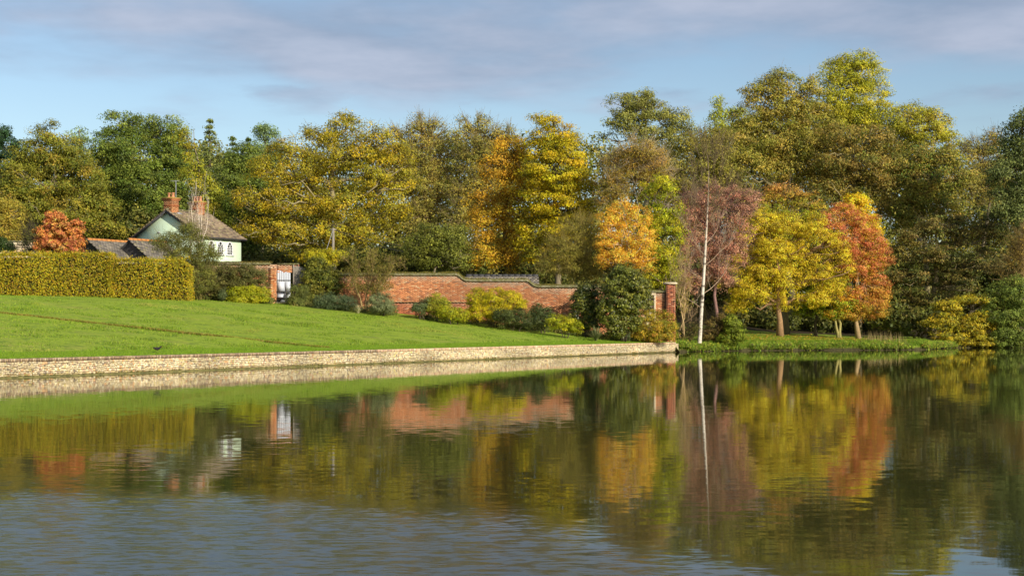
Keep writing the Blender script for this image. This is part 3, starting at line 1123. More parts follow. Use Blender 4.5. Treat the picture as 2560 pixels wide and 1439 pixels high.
def build_house():
    rng = np.random.default_rng(31)
    ZE, ZR, ZG = 9.24, 11.62, 4.0
    LE, GE = 5.25, 8.45          # roof lengths along E1, E2
    ov = 0.28
    root = empty('green_house', (HC + np.array([0, 0, ZG]) + E1 * 2.5 + E2 * 4), 'pale green rendered cottage with tiled gable roof and arched windows', 'house')

    def P(a, g, z):
        return HC + E1 * a + E2 * g + Z3 * z
    # walls (solid with gables)
    a0, a1, g0, g1 = ov * 0.7, LE - ov, ov, GE - ov
    gm = GE / 2
    slope = (ZR - ZE) / gm
    ze = ZE + slope * ov - 0.12
    zr = ZR - 0.14
    V = [P(a, g, z) for a in (a0, a1) for g, z in ((g0, ZG - 0.3), (g0, ze), (gm, zr), (g1, ze), (g1, ZG - 0.3))]
    b = Bag().add(V, [(0, 1, 6, 5), (3, 4, 9, 8)], None)
    b.Q.append(np.array([(1, 2, 7, 6), (2, 3, 8, 7)]))
    b.T.append(np.array([(0, 4, 1), (1, 4, 3), (1, 3, 2), (5, 6, 9), (6, 8, 9), (6, 7, 8)]))
    wall = part_w(b.build('wall', M['render'], root), root.location)
    # roof slab with tile courses
    b = Bag()
    for side in (0, 1):
        ge = 0.0 if side == 0 else GE
        A = P(0, ge, ZE); B = P(LE, ge, ZE); C = P(LE, gm, ZR); D = P(0, gm, ZR)
        dn = np.array([0, 0, -0.10])
        b.add([A, B, C, D, A + dn, B + dn, C + dn, D + dn], [(0, 1, 2, 3), (7, 6, 5, 4), (0, 4, 5, 1), (1, 5, 6, 2), (3, 2, 6, 7), (0, 3, 7, 4)])
    roof = part_w(b.build('roof', M['dark_timber'], root), root.location)
    for side in (0, 1):
        ge = 0.0 if side == 0 else GE
        up = (P(0, gm, ZR) - P(0, ge, ZE)); ln = np.linalg.norm(up); up /= ln
        nrm = np.cross(E1, up) if side == 0 else np.cross(up, E1)
        b = Bag()
        gauge, tw = 0.19, 0.22
        nc = int(ln / gauge)
        CC, CL = [], []
        for r in range(nc + 1):
            for k in range(int((LE + 0.1) / tw) + 1):
                t = k * tw + (r % 2) * tw / 2
                if t > LE + 0.05:
                    continue
                CC.append(P(0, ge, ZE) + E1 * (t - 0.02) + up * min(r * gauge + 0.06, ln - 0.02) + nrm * (0.035 + rng.uniform(0, 0.018)))
        CC = np.array(CC)
        n = len(CC)
        tl = up * math.cos(0.09) - nrm * math.sin(0.09)
        nn = nrm * math.cos(0.09) + up * math.sin(0.09)
        base = pick([((144, 126, 102), 4), ((126, 110, 92), 3), ((160, 142, 116), 2), ((106, 94, 82), 1.5), ((150, 142, 100), 0.8)], n, rng)
        base *= (0.7 + 0.55 * vnoise(CC, 0.9))[:, None]
        b.boxes(CC, np.tile([tw - 0.012, 0.26, 0.022], (n, 1)), E1, tl, nn, base)
        tag(b.build('roof_tiles', M['tile'], roof), kind='stuff')
    b = Bag()
    for k in range(15):
        b.box(P((k + 0.5) * LE / 15, gm, ZR + 0.07), LE / 15 - 0.015, 0.30, 0.12, E1, E2, Z3)
    b.build('ridge_tiles', M['moss'], roof)
    # bargeboards on the near gable
    for side in (0, 1):
        ge = -0.05 if side == 0 else GE + 0.05
        A, B = P(-0.04, ge, ZE - 0.14), P(-0.04, gm, ZR - 0.12)
        d = (B - A) / np.linalg.norm(B - A)
        b = Bag()
        b.box((A + B) / 2, np.linalg.norm(B - A), 0.05, 0.16, d, E1, np.cross(d, E1))
        b.build('bargeboard', M['dark_timber'], roof)
    # gutter on the sunny side
    b = Bag()
    b.tube([P(-0.05, -0.05, ZE - 0.06), P(LE + 0.05, -0.05, ZE - 0.06)], 0.06, 6)
    b.build('gutter', M['dark_timber'], roof)
    b = Bag()
    b.box(P(a0 - 0.02, gm + 1.0, 9.75), 0.3, 0.04, 0.12, E2, E1, Z3)
    b.build('vent', M['metal'], wall)
    # windows
    for L in (1.27, 2.36, 3.52):
        W, H, zb = 0.62, 1.0, 7.86
        o = P(L, g0, zb)

        def W3(u, z, out):
            return o + E1 * u + Z3 * z - E2 * out
        outer, inner = arch_pts(W + 0.18, H + 0.13), arch_pts(W, H)
        inner[:, 1] += 0.03
        n = len(outer)
        b = Bag()
        V = [W3(u, z, 0.03) for u, z in outer] + [W3(u, z, 0.03) for u, z in inner] + [W3(u, z, -0.02) for u, z in outer] + [W3(u, z, -0.05) for u, z in inner]
        Q = []
        for i in range(n):
            j = (i + 1) % n
            Q += [(i, j, n + j, n + i), (n + i, n + j, 3 * n + j, 3 * n + i), (i, 2 * n + i, 2 * n + j, j)]
        b.add(V, Q)
        win = part_w(b.build('window', M['white'], root), root.location)
        cen = W3(0, 0.4, -0.012)
        V = [W3(u, z, 0.004) for u, z in inner] + [W3(0, 0.45, 0.004)]
        b = Bag().add(V, None, [(i, (i + 1) % n, n) for i in range(n)])
        b.build('pane', M['glass'], win)
        b = Bag()
        for u in (-W / 6, W / 6):
            b.box(W3(u, 0.30, 0.02), 0.04, 0.03, 0.58, E1, E2, Z3)
        for z in (0.22, 0.42, 0.60):
            b.box(W3(0, z, 0.021), W, 0.03, 0.035, E1, E2, Z3)
        for s in (-1, 1):
            A, B = W3(s * W * 0.02, 0.60, 0.02), W3(s * W * 0.27, 0.93, 0.02)
            d = (B - A) / np.linalg.norm(B - A)
            b.box((A + B) / 2, np.linalg.norm(B - A), 0.03, 0.04, d, E2, np.cross(d, E2))
        b.build('glazing_bars', M['white'], win)
        b = Bag()
        b.box(W3(0, -0.06, 0.05), W + 0.3, 0.14, 0.07, E1, E2, Z3)
        b.build('sill', M['white'], win)
    # chimneys
    for (a, w, h, npots, tall) in ((0.62, 1.02, 1.05, 2, 0.42), (3.85, 1.0, 0.95, 3, 0.45)):
        z0 = ZR - 0.55
        zt = ZR + h
        c = P(a, gm, 0)
        hw, hd = w / 2, 0.42
        b = Bag()
        b.box(c + Z3 * (z0 + zt) / 2, 2 * hd - 0.06, w - 0.06, zt - z0, E1, E2, Z3, col=lin((170, 130, 100)))
        for al, no, half, off in ((-E2, -E1, hw, hd), (E1, -E2, hd, hw)):
            brickwork(b, -half, half, lambda v: z0, lambda v: zt - 0.22, 0, [((196, 138, 92), 4), ((182, 124, 82), 3), ((154, 108, 76), 1.5), ((206, 158, 108), 1.5)], rng, 0.1, 0.006, normal=no, along=al, org=c + no * (off - 0.04))
        ch = part_w(b.build('chimney', M['brick'], root), root.location)
        b = Bag()
        for k, (e, zz, th) in enumerate(((0.05, zt - 0.20, 0.08), (0.10, zt - 0.115, 0.085), (0.15, zt - 0.03, 0.085))):
            b.box(c + Z3 * zz, 2 * (hd + e), w + 2 * e, th, E1, E2, Z3, col=lin((168, 140, 74) if k == 2 else (186, 126, 84)))
        b.box(c + Z3 * (ZR + h * 0.35), 2 * hd + 0.07, w + 0.07, 0.07, E1, E2, Z3, col=lin((160, 92, 58)))
        b.build('corbel', M['brick'], ch)
        for k in range(npots):
            u = (k - (npots - 1) / 2) * (0.44 if npots == 2 else 0.32)
            b = Bag()
            q = c + E2 * (-u) + Z3 * (zt + 0.01)
            b.tube([q, q + Z3 * 0.06, q + Z3 * 0.08, q + Z3 * (tall - 0.08), q + Z3 * (tall - 0.06), q + Z3 * tall], [0.16, 0.16, 0.13, 0.115, 0.145, 0.14], 10)
            b.build('chimney_pot', M['terracotta'], ch)
    # lead flashing patch
    b = Bag()
    up = (P(0, gm, ZR) - P(0, 0, ZE)); up /= np.linalg.norm(up)
    nrm = np.cross(E1, up)
    b.box(P(1.0, gm - 0.55, ZR - 0.55 * slope) + nrm * 0.085, 0.5, 0.25, 0.02, E1, up, nrm)
    b.build('flashing', M['metal'], roof)
    # aerial
    base = P(1.3, gm + 0.1, ZR)
    root2 = empty('roof_aerial', base, 'thin television aerial mast rising beside the left chimney', 'aerial')
    b = Bag()
    top = np.array([base[0], base[1], zw(452, base[1])])
    b.tube([base, top], 0.022, 5)
    b.build('mast', M['metal'], root2)
    b = Bag()
    bd = np.array([0.8, -0.6, 0.0])
    b.tube([top - bd * 0.5, top + bd * 0.4], 0.012, 4)
    b.build('boom', M['metal'], root2)
    for k in range(6):
        b = Bag()
        q = top - bd * 0.5 + bd * 0.16 * k
        s = np.array([0.6, 0.8, 0]) * 0.18 + Z3 * 0.0
        b.tube([q - s, q + s], 0.008, 4)
        b.build('element', M['metal'], root2)


build_house()


def build_shed(name, label, pxr, pyr, Y, L, run, drop, seed, zg, direction=E1, ridge='ridge'):
    rng = np.random.default_rng(seed)
    R0 = px(pxr, pyr, Y)
    down = np.array([direction[1], -direction[0], 0.0])
    root = empty(name, (R0[0], R0[1], zg), label, 'shed')
    zr = R0[2]
    ze = zr - drop

    def P(a, g, z):
        return np.array([R0[0], R0[1], 0]) + direction * a + down * g + Z3 * z
    V = [P(a, g, z) for a in (0.15, L - 0.1) for g, z in ((run - 0.2, zg - 0.5), (run - 0.2, ze), (0, zr - 0.15), (-run + 0.2, ze), (-run + 0.2, zg - 0.5))]
    b = Bag().add(V, [(0, 1, 6, 5), (3, 4, 9, 8)], [(0, 4, 1), (1, 4, 3), (1, 3, 2), (5, 6, 9), (6, 8, 9), (6, 7, 8)])
    b.build('wall', M['dark_timber'], root)
    b = Bag()
    for sgn in (1, -1):
        A, B, C, D = P(0, run * sgn, ze - 0.1), P(L, run * sgn, ze - 0.1), P(L, 0, zr), P(0, 0, zr)
        dn = Z3 * -0.08
        b.add([A, B, C, D, A + dn, B + dn, C + dn, D + dn], [(0, 1, 2, 3), (7, 6, 5, 4), (0, 4, 5, 1), (1, 5, 6, 2), (3, 2, 6, 7), (0, 3, 7, 4)])
    roof = part_w(b.build('roof', M['dark_timber'], root), root.location)
    up = P(0, 0, zr) - P(0, run, ze - 0.1)
    ln = np.linalg.norm(up); up /= ln
    nrm = np.cross(direction, up)
    if nrm[2] < 0:
        nrm = -nrm
    b = Bag()
    CC = []
    for r in range(int(ln / 0.2) + 1):
        for k in range(int(L / 0.26) + 1):
            t = k * 0.26 + (r % 2) * 0.13
            if t < L:
                CC.append(P(0, run, ze - 0.1) + direction * t + up * min(0.07 + r * 0.2, ln) + nrm * (0.02 + rng.uniform(0, 0.012)))
    CC = np.array(CC)
    n = len(CC)
    col = pick([((122, 114, 102), 4), ((104, 98, 90), 3), ((138, 128, 112), 2), ((140, 132, 98), 0.8)], n, rng) * (0.75 + 0.5 * vnoise(CC, 1.1))[:, None]
    tl = up * math.cos(0.06) - nrm * math.sin(0.06)
    b.boxes(CC, np.tile([0.252, 0.27, 0.012], (n, 1)), direction, tl, np.cross(direction, tl), col)
    tag(b.build('slates', M['slate'], roof), kind='stuff')
    nr = int(L / 0.42)
    for k in range(nr):
        b = Bag()
        q0, q1 = P(k * L / nr + 0.01, 0, zr + 0.02), P((k + 1) * L / nr - 0.012, 0, zr + 0.02)
        b.tube([q0, q1], 0.12, 8)
        b.build('ridge_tile', M[ridge], roof)
    return root


build_shed('slate_shed', 'slate roofed shed with orange ridge tiles just right of the red shrub', 219, 599, 104.5, 4.1, 2.7, 1.75, 1, 4.3)
build_shed('slate_outhouse', 'slate outhouse roof with orange ridge below the green gable', 322, 599, 105.5, 3.9, 2.7, 1.75, 2, 4.3)
build_shed('garden_shed', 'low dark slate roof peeping over the brick wall', 1165, 690, 104.2, 5.3, 1.6, 0.95, 3, 2.6, np.array([1.0, 0.03, 0]) / math.hypot(1, .03), 'dark_timber')


def stone_wall_bit():
    rng = np.random.default_rng(77)
    Y = 110.0
    root = empty('yard_wall', (*px(50, 625, Y)[:2], zl1(*px(50, 625, Y)[:2])), 'cream stone yard wall showing over the tall hedge', 'wall')
    x0, x1, zt = xw(-40, Y), xw(112, Y), zw(605, Y)
    zb = zl1((x0 + x1) / 2, Y) - 0.2
    b = Bag()
    b.box(((x0 + x1) / 2, Y + 0.22, (zt + zb) / 2 - 0.03), x1 - x0, 0.34, zt - zb)
    b.build('mortar_core', M['cream'], root)
    b = Bag()
    C, S = [], []
    z = zb
    while z < zt - 0.1:
        h = rng.uniform(0.14, 0.24)
        x = x0
        while x < x1 - 0.1:
            w = rng.uniform(0.2, 0.5)
            C.append((min(x + w / 2, x1 - 0.05), Y + 0.03 + rng.uniform(-.02, .02), z + h / 2)); S.append((w - 0.02, 0.1, h - 0.02))
            x += w
        z += h
    n = len(C)
    b.boxes(C, S, (1, 0, 0), (0, 1, 0), Z3, pick([((232, 216, 180), 3), ((214, 196, 160), 3), ((200, 180, 150), 2), ((222, 190, 150), 1)], n, rng))
    tag(b.build('stones', M['stone'], root), kind='stuff')
    b = Bag()
    b.box(((x0 + x1) / 2, Y + 0.2, zt + 0.05), x1 - x0 + 0.1, 0.5, 0.12)
    b.build('coping', M['moss'], root)


stone_wall_bit()


def pole():
    Y = 112.0
    base = px(833, 700, Y)
    base[2] = zl1(base[0], Y) - 0.2
    root = empty('utility_pole', base, 'slim grey wooden utility pole with wires behind the garden wall', 'pole')
    top = px(833, 570, Y)
    b = Bag()
    b.tube([base, (base + top) / 2, top], [0.13, 0.11, 0.095], 8)
    b.build('post', M['timber'], root)
    b = Bag()
    b.box(top + np.array([0, 0, -0.12]), 0.5, 0.09, 0.1)
    b.build('crossarm', M['timber'], root)
    for (ex, ey, EY, dz_) in ((1210, 622, 118, 0.6), (1140, 640, 126, 0.6), (806, 655, 110.5, 0.0)):
        e = px(ex, ey, EY)
        t = np.linspace(0, 1, 9)[:, None]
        P = (top - Z3 * 0.1) * (1 - t) + e * t - Z3 * dz_ * 4 * t * (1 - t)
        b = Bag()
        b.tube(P, 0.014, 4)
        b.build('wire', M['metal'] if ex < 900 else M['dark_timber'], root)


pole()

# ------------------------------------------------------------------ vegetation
TRI = [0]
LEAF_K = np.array([1.36, 1.40, 1.05])
BARK_GREY = lin((128, 116, 92))
BARK_OLIVE = lin((132, 120, 70))
BARK_DARK = lin((84, 74, 58))
BARK_WHITE = lin((216, 206, 186))
BARK_TAN = lin((168, 142, 104))


def unit(v):
    return v / (np.linalg.norm(v, axis=-1, keepdims=True) + 1e-9)


def lobes3(Y, lobes, rng, depth=0.85):
    out = []
    for lb in lobes:
        cx_, cy_, rx, ry = lb[:4]
        yy = Y + (lb[4] if len(lb) > 4 else rng.uniform(-0.35, 0.35) * rx * Y / F)
        c = px(cx_, cy_, yy)
        out.append((c, rx * yy / F, max(rx * depth, 10) * yy / F, ry * yy / F))
    return out


def crown_points(L3, rng, dens, clump, openness, ground=None, rag=(0.70, 0.58)):
    """clump centres + leaf positions for a set of ellipsoid lobes"""
    CC, CN, CL = [], [], []
    for i, (c, a, b, h) in enumerate(L3):
        p = 1.6
        area = 4 * math.pi * (((a * b) ** p + (a * h) ** p + (b * h) ** p) / 3) ** (1 / p)
        n = max(6, int(area * 1.5 / (clump * clump)))
        d = unit(rng.normal(size=(n, 3)))
        keep = (d[:, 1] < 0.3) | (rng.random(n) < 0.3)
        keep &= (d[:, 2] > -0.75) | (rng.random(n) < 0.5)
        d = d[keep]
        n = len(d)
        r = np.where(rng.random(n) < 0.28, rng.uniform(0.35, 0.75, n), rng.uniform(0.80, 1.04, n))
        r *= rag[0] + rag[1] * vnoise(d * 2.3 + i * 3.1, 1.0)
        C = c + d * np.array([a, b, h]) * r[:, None]
        k = np.ones(n, bool)
        for j, (c2, a2, b2, h2) in enumerate(L3):
            if j == i:
                continue
            q = np.sum(((C - c2) / np.array([a2, b2, h2])) ** 2, 1)
            k &= (q > 0.5) | (rng.random(n) < 0.25)
        if openness > 0:
            k &= vnoise(C * np.array([1, 1, 1.3]) / (2.4 * clump) + i, 1.0) > openness * rng.uniform(0.55, 0.95, n)
        if ground is not None:
            k &= C[:, 2] > ground
        CC.append(C[k]); CN.append(unit(d[k] * np.array([1 / a, 1 / b, 1 / h]))); CL.append(np.full(k.sum(), i))
    return np.vstack(CC), np.vstack(CN), np.concatenate(CL)


def foliage(bag, CC, CN, rng, per, clump, leaf, pal, droop=0.0, flat=0.62, grad=None, aspect=0.58, normal_up=0.25, alt=None, mixown=0.4, shade=None):
    n = len(CC)
    m = rng.poisson(per, n)
    idx = np.repeat(np.arange(n), m)
    N = len(idx)
    off = unit(rng.normal(size=(N, 3))) * (rng.random(N) ** 0.45)[:, None]
    cs = clump * rng.uniform(0.65, 1.25, n)[idx]
    P = CC[idx] + off * cs[:, None] * np.array([1, 1, flat])
    nrm = unit(CN[idx] * 0.7 + off * 0.6 + rng.normal(size=(N, 3)) * 0.45 + np.array([0.1, -0.1, normal_up]))
    pc = pick(pal, n, rng)
    own = pick(pal, N, rng)
    if grad is not None:
        pc = grad(CC, pc, rng)
        own = grad(P, own, rng)
    col = pc[idx] * (1 - mixown) + own * mixown
    col = col * (1 + rng.normal(size=(N, 1)) * 0.27) * (1 + rng.normal(size=(n, 1)) * 0.20)[idx]
    col = np.clip(col * LEAF_K, 0.004, 0.85)
    L = leaf * rng.uniform(0.65, 1.35, N)
    bag.leaves(P, nrm, L, L * aspect, col, droop, rng)
    TRI[0] += N
    return N


def bend(A, B, rng, k=4, amt=0.08, sag=0.0):
    t = np.linspace(0, 1, k + 1)[:, None]
    d = np.linalg.norm(B - A)
    P = A * (1 - t) + B * t
    P[1:-1] += rng.normal(size=(k - 1, 3)) * d * amt
    P -= Z3 * (sag * d * 4 * t * (1 - t))
    return P


def skeleton(bag, base, L3, CC, CL, rng, tr, bark, twigs, stems=1, lean=0.0, reach=0.8, twig_r=0.02, fine=0, limbs=0, CN=None):
    """trunk, limbs to every lobe, twigs to the clumps"""
    top = max(L3, key=lambda q: q[2 if False else 0][2] + q[3])
    topc = top[0] + Z3 * top[3] * 0.3
    cmean = np.mean([q[0] for q in L3], 0)
    topc[:2] = topc[:2] * 0.4 + cmean[:2] * 0.6
    nodes = []
    for s in range(stems):
        o = base + np.array([rng.normal(), rng.normal(), 0]) * (0.16 * (stems > 1))
        tgt = topc if stems == 1 else L3[s % len(L3)][0]
        mid = o * 0.5 + np.array([cmean[0] * 0.6 + o[0] * 0.4, o[1], cmean[2]]) * 0.5
        K = 9
        t = np.linspace(0, 1, K)[:, None]
        P = (1 - t) ** 2 * o + 2 * t * (1 - t) * np.array([o[0] * 0.7 + tgt[0] * 0.3, o[1], o[2] * 0.4 + tgt[2] * 0.6]) + t ** 2 * tgt
        P[1:-1] += rng.normal(size=(K - 2, 3)) * np.array([1, 1, 0]) * 0.05 * np.linalg.norm(tgt - o) * 0.35
        r = tr * (1 - 0.88 * t[:, 0]) / (stems ** 0.4)
        r[0] *= 1.35
        bag.tube(P, r, 8 if stems == 1 else 5, col=bark)
        nodes.append((P, r))
    ends = []
    for i, (c, a, b, h) in enumerate(L3):
        P, r = nodes[i % stems]
        zt = P[:, 2]
        want = c[2] - 0.35 * np.linalg.norm(c[:2] - P[0, :2]) - h * 0.35
        k = int(np.clip(np.searchsorted(zt, want), 2, len(P) - 2))
        A = P[k]
        Q = bend(A, c + rng.normal(size=3) * 0.15 * a, rng, 5, 0.05, 0.03)
        bag.tube(Q, np.linspace(min(r[k] * 0.62, tr * 0.45), tr * 0.10, 6), 5, col=bark * rng.uniform(0.85, 1.15), cap=False)
        ends.append(Q)
    n = len(CC)
    if limbs and n:      # boughs that show through the leaves
        front = np.where(CN[:, 1] < -0.35)[0]
        for j in rng.permutation(front)[:limbs]:
            Q = ends[CL[j]]
            A = Q[rng.integers(1, 4)]
            B = CC[j] + CN[j] * 0.35
            mid = (A + B) / 2 + np.array([0, -0.35, -0.08]) * np.linalg.norm(B - A)
            t = np.linspace(0, 1, 7)[:, None]
            PP = (1 - t) ** 2 * A + 2 * t * (1 - t) * mid + t ** 2 * B
            PP[1:-1] += rng.normal(size=(5, 3)) * 0.04 * np.linalg.norm(B - A)
            bag.tube(PP, np.linspace(tr * 0.24, tr * 0.07, 7), 5, col=bark * rng.uniform(0.7, 1.0), cap=False)
    if twigs and n:
        sel = rng.permutation(n)[:min(n, twigs)]
        A, B = [], []
        for j in sel:
            Q = ends[CL[j]]
            A.append(Q[rng.integers(2, 6)])
            B.append(CC[j])
        A, B = np.array(A), np.array(B)
        mid = (A + B) / 2 + rng.normal(size=A.shape) * 0.1 * np.linalg.norm(B - A, axis=1)[:, None]
        mid[:, 2] -= 0.04 * np.linalg.norm(B - A, axis=1)
        cb = bark * rng.uniform(0.8, 1.2, (len(sel), 1))
        bag.twigs(A, mid, twig_r * 2.0, twig_r * 1.4, cb)
        bag.twigs(mid, B, twig_r * 1.4, twig_r * 0.6, cb)
        if fine:
            jj = rng.integers(0, len(sel), fine)
            S = mid[jj] + (B - mid)[jj] * rng.uniform(0.2, 1, (fine, 1))
            D = unit(unit(B - A)[jj] + rng.normal(size=(fine, 3)) * 0.45 + Z3 * 0.55)
            E = S + D * rng.uniform(0.5, 1.5, (fine, 1))
            bag.twigs(S, E, twig_r * 0.7, twig_r * 0.3, cb[jj])
            TRI[0] += 6 * fine
        TRI[0] += 12 * len(sel)


SEED = [100]


def plant(name, label, cat, Y, base, lobes, pal, dens=24.0, leaf=0.27, clump=0.85, tr=0.3, bark=BARK_GREY, droop=0.0, openness=0.28, twigs=160,
          grad=None, group=None, mat='leaf', stems=1, per=None, flat=0.62, depth=0.85, aspect=0.58, up=0.25, twig_r=0.02, fine=0, mixown=0.4,
          trunk_name='trunk', crown_name='crown', by=None, below=None, limbs=0, rag=(0.70, 0.58)):
    SEED[0] += 1
    rng = np.random.default_rng(SEED[0])
    L3 = lobes3(Y, lobes, rng, depth)
    bx = (base - 1280.0) * Y / F
    yb = Y if by is None else by
    bz = zl1(bx, yb) - 0.05
    root = empty(name, (bx, yb, bz), label, cat, group)
    CC, CN, CL = crown_points(L3, rng, dens, clump, openness, bz + 0.1 if below is None else below, rag)
    b = Bag()
    skeleton(b, np.array([bx, yb, bz - 0.1]), L3, CC, CL, rng, tr, bark, twigs, stems, twig_r=twig_r, fine=fine, limbs=limbs, CN=CN)
    b.build(trunk_name, M['bark'], root, smooth=True)
    b = Bag()
    n = foliage(b, CC, CN, rng, dens * clump * clump * 4.7 if per is None else per, clump, leaf * 0.70, pal, droop, flat, grad, aspect, up, mixown=mixown)
    b.build(crown_name, M[mat], root)
    return root


def shrub(label, Y, lobes, pal, leaf=0.13, clump=0.32, dens=110, **kw):
    kw['openness'] = kw.get('openness', 0.12) * 0.7
    kw.setdefault('rag', (0.86, 0.28))
    dens = dens * 1.15
    kw.setdefault('twigs', 60)
    kw.setdefault('stems', min(5, max(2, len(lobes))))
    kw.setdefault('tr', 0.06)
    kw.setdefault('twig_r', 0.008)
    kw.setdefault('bark', BARK_DARK)
    lobes = [(q[0], q[1] + 0.10 * q[3], q[2] * 1.06, q[3] * 1.16) for q in lobes]
    base = kw.pop('base', np.mean([q[0] for q in lobes]))
    nm = kw.pop('name', 'shrub')
    pal = [((c[0] * 0.90, c[1] * 0.87, c[2] * 0.95), w) for c, w in pal]
    return plant(nm, label, kw.pop('cat', 'shrub'), Y, base, lobes, pal, dens, leaf, clump, trunk_name='stems', crown_name='foliage', **kw)


# palettes: sunlit leaf colours (sRGB) with weights
P_OAK = [((104, 116, 48), 4), ((84, 100, 42), 3), ((124, 128, 56), 2.5), ((66, 82, 38), 2)]
P_OLIVE = [((124, 120, 44), 4), ((106, 110, 40), 3), ((142, 126, 48), 2.5), ((88, 96, 38), 2.5), ((150, 120, 50), 1)]
P_OLIVEY = [((140, 138, 36), 4), ((116, 122, 34), 3), ((160, 140, 40), 2), ((94, 106, 34), 2)]
P_BEECH = [((162, 142, 34), 4), ((144, 134, 36), 4), ((124, 120, 38), 3.5), ((188, 154, 34), 1.8), ((104, 106, 38), 2), ((150, 118, 42), 1)]
P_AIRY = [((144, 132, 64), 4), ((124, 120, 56), 3), ((158, 136, 66), 2.5), ((106, 108, 50), 2), ((164, 128, 58), 1)]
P_ORANGE = [((202, 150, 42), 4), ((186, 136, 42), 3), ((172, 146, 44), 3), ((144, 124, 46), 2), ((210, 158, 44), 1.5)]
P_GOLD = [((184, 156, 26), 4), ((160, 146, 28), 4), ((138, 134, 30), 3), ((206, 162, 30), 2), ((112, 118, 32), 1.5)]
P_BIRCH = [((228, 164, 58), 4), ((214, 148, 54), 3), ((238, 180, 76), 2), ((196, 134, 52), 1.5)]
P_BROWNOL = [((150, 124, 56), 3), ((132, 116, 48), 3), ((164, 122, 60), 2), ((112, 108, 40), 2)]
P_YGREEN = [((168, 160, 34), 4), ((142, 148, 32), 4), ((188, 166, 40), 2), ((116, 132, 32), 2)]
P_PURPLE = [((182, 134, 120), 4), ((164, 122, 112), 3), ((194, 132, 116), 2), ((150, 124, 98), 2), ((192, 112, 104), 1)]
P_YELLOW = [((216, 180, 44), 4), ((196, 166, 42), 4), ((166, 150, 42), 3), ((226, 182, 56), 2), ((130, 130, 42), 2)]
P_RED = [((196, 108, 80), 4), ((180, 90, 80), 4), ((208, 146, 62), 3), ((150, 132, 54), 3.5), ((204, 126, 64), 2)]
P_FLAME = [((236, 180, 36), 4), ((222, 160, 36), 3), ((240, 194, 52), 2)]
P_GREENY = [((124, 138, 36), 4), ((146, 146, 36), 3), ((96, 118, 34), 2), ((176, 160, 40), 1)]
P_SYC = [((148, 134, 58), 3), ((128, 124, 52), 3), ((164, 140, 68), 2), ((104, 110, 46), 2), ((172, 140, 76), 1)]
P_DARKSYC = [((112, 100, 52), 3), ((128, 108, 60), 2), ((86, 92, 44), 3), ((70, 80, 38), 2), ((146, 118, 70), 1)]
P_GREYG = [((104, 112, 66), 3), ((90, 98, 58), 3), ((120, 124, 72), 2), ((74, 82, 48), 2)]
P_CONIF = [((92, 106, 56), 3), ((76, 92, 48), 3), ((112, 118, 60), 2), ((120, 120, 72), 1)]
P_PINE = [((122, 140, 106), 3), ((106, 126, 92), 3), ((136, 150, 112), 2)]
P_DPINE = [((44, 68, 44), 3), ((56, 80, 48), 2), ((36, 56, 38), 2)]
P_YCON = [((142, 138, 40), 3), ((122, 126, 40), 3), ((168, 146, 42), 2)]
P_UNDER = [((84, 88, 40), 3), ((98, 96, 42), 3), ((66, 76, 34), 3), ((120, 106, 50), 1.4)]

# ------------------------------------------------------------------ background masses
def far_wood():
    rng = np.random.default_rng(900)
    prof_x = [-100, 0, 60, 130, 230, 300, 440, 520, 620, 700, 760, 870, 1000, 1050, 1150, 1240, 1310, 1450, 1520, 1620, 1740, 1800, 1900, 2000, 2130, 2230, 2330, 2400, 2460, 2560, 2700]
    prof_y = [420, 420, 380, 370, 390, 350, 350, 380, 390, 400, 385, 360, 360, 350, 350, 355, 345, 350, 375, 380, 370, 350, 300, 260, 260, 320, 360, 400, 410, 380, 360]
    L = []
    for x in np.arange(-80, 2680, 52):
        t = float(np.interp(x, prof_x, prof_y)) + 8
        for k, y in enumerate((t + 50, t + 135, t + 220, t + 305, t + 390)):
            L.append((x + rng.uniform(-15, 15), y + rng.uniform(-12, 12), 62, 60, rng.uniform(-2, 2)))
    L3 = lobes3(172, L, rng, 0.6)
    CC, CN, CL = crown_points(L3, rng, 1, 1.9, 0.0, None, (0.85, 0.3))
    b = Bag()
    foliage(b, CC, CN, rng, 62, 1.9, 0.44, [((128, 122, 56), 3), ((110, 112, 50), 3), ((148, 130, 66), 2), ((94, 100, 44), 2)])
    tag(b.build('far_wood', M['leaf'], None, loc=(0, 172, 4)), 'olive mass of further woodland behind the tree row', None, None, 'stuff')
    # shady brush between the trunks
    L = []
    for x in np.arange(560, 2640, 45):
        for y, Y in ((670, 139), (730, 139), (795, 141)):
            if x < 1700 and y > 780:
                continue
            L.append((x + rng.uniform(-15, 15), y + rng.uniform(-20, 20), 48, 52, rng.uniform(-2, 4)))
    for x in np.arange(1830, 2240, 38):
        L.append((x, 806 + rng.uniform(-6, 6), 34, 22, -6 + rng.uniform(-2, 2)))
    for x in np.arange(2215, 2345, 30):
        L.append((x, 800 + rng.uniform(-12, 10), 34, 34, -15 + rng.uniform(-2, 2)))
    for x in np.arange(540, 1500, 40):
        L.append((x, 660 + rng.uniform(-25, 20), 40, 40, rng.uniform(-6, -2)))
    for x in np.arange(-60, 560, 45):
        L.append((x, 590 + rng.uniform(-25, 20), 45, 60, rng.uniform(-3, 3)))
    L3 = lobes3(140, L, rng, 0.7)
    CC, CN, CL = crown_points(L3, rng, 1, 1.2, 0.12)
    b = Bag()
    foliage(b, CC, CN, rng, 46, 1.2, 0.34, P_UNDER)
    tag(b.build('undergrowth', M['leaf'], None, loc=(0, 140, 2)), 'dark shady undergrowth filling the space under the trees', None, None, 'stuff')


far_wood()


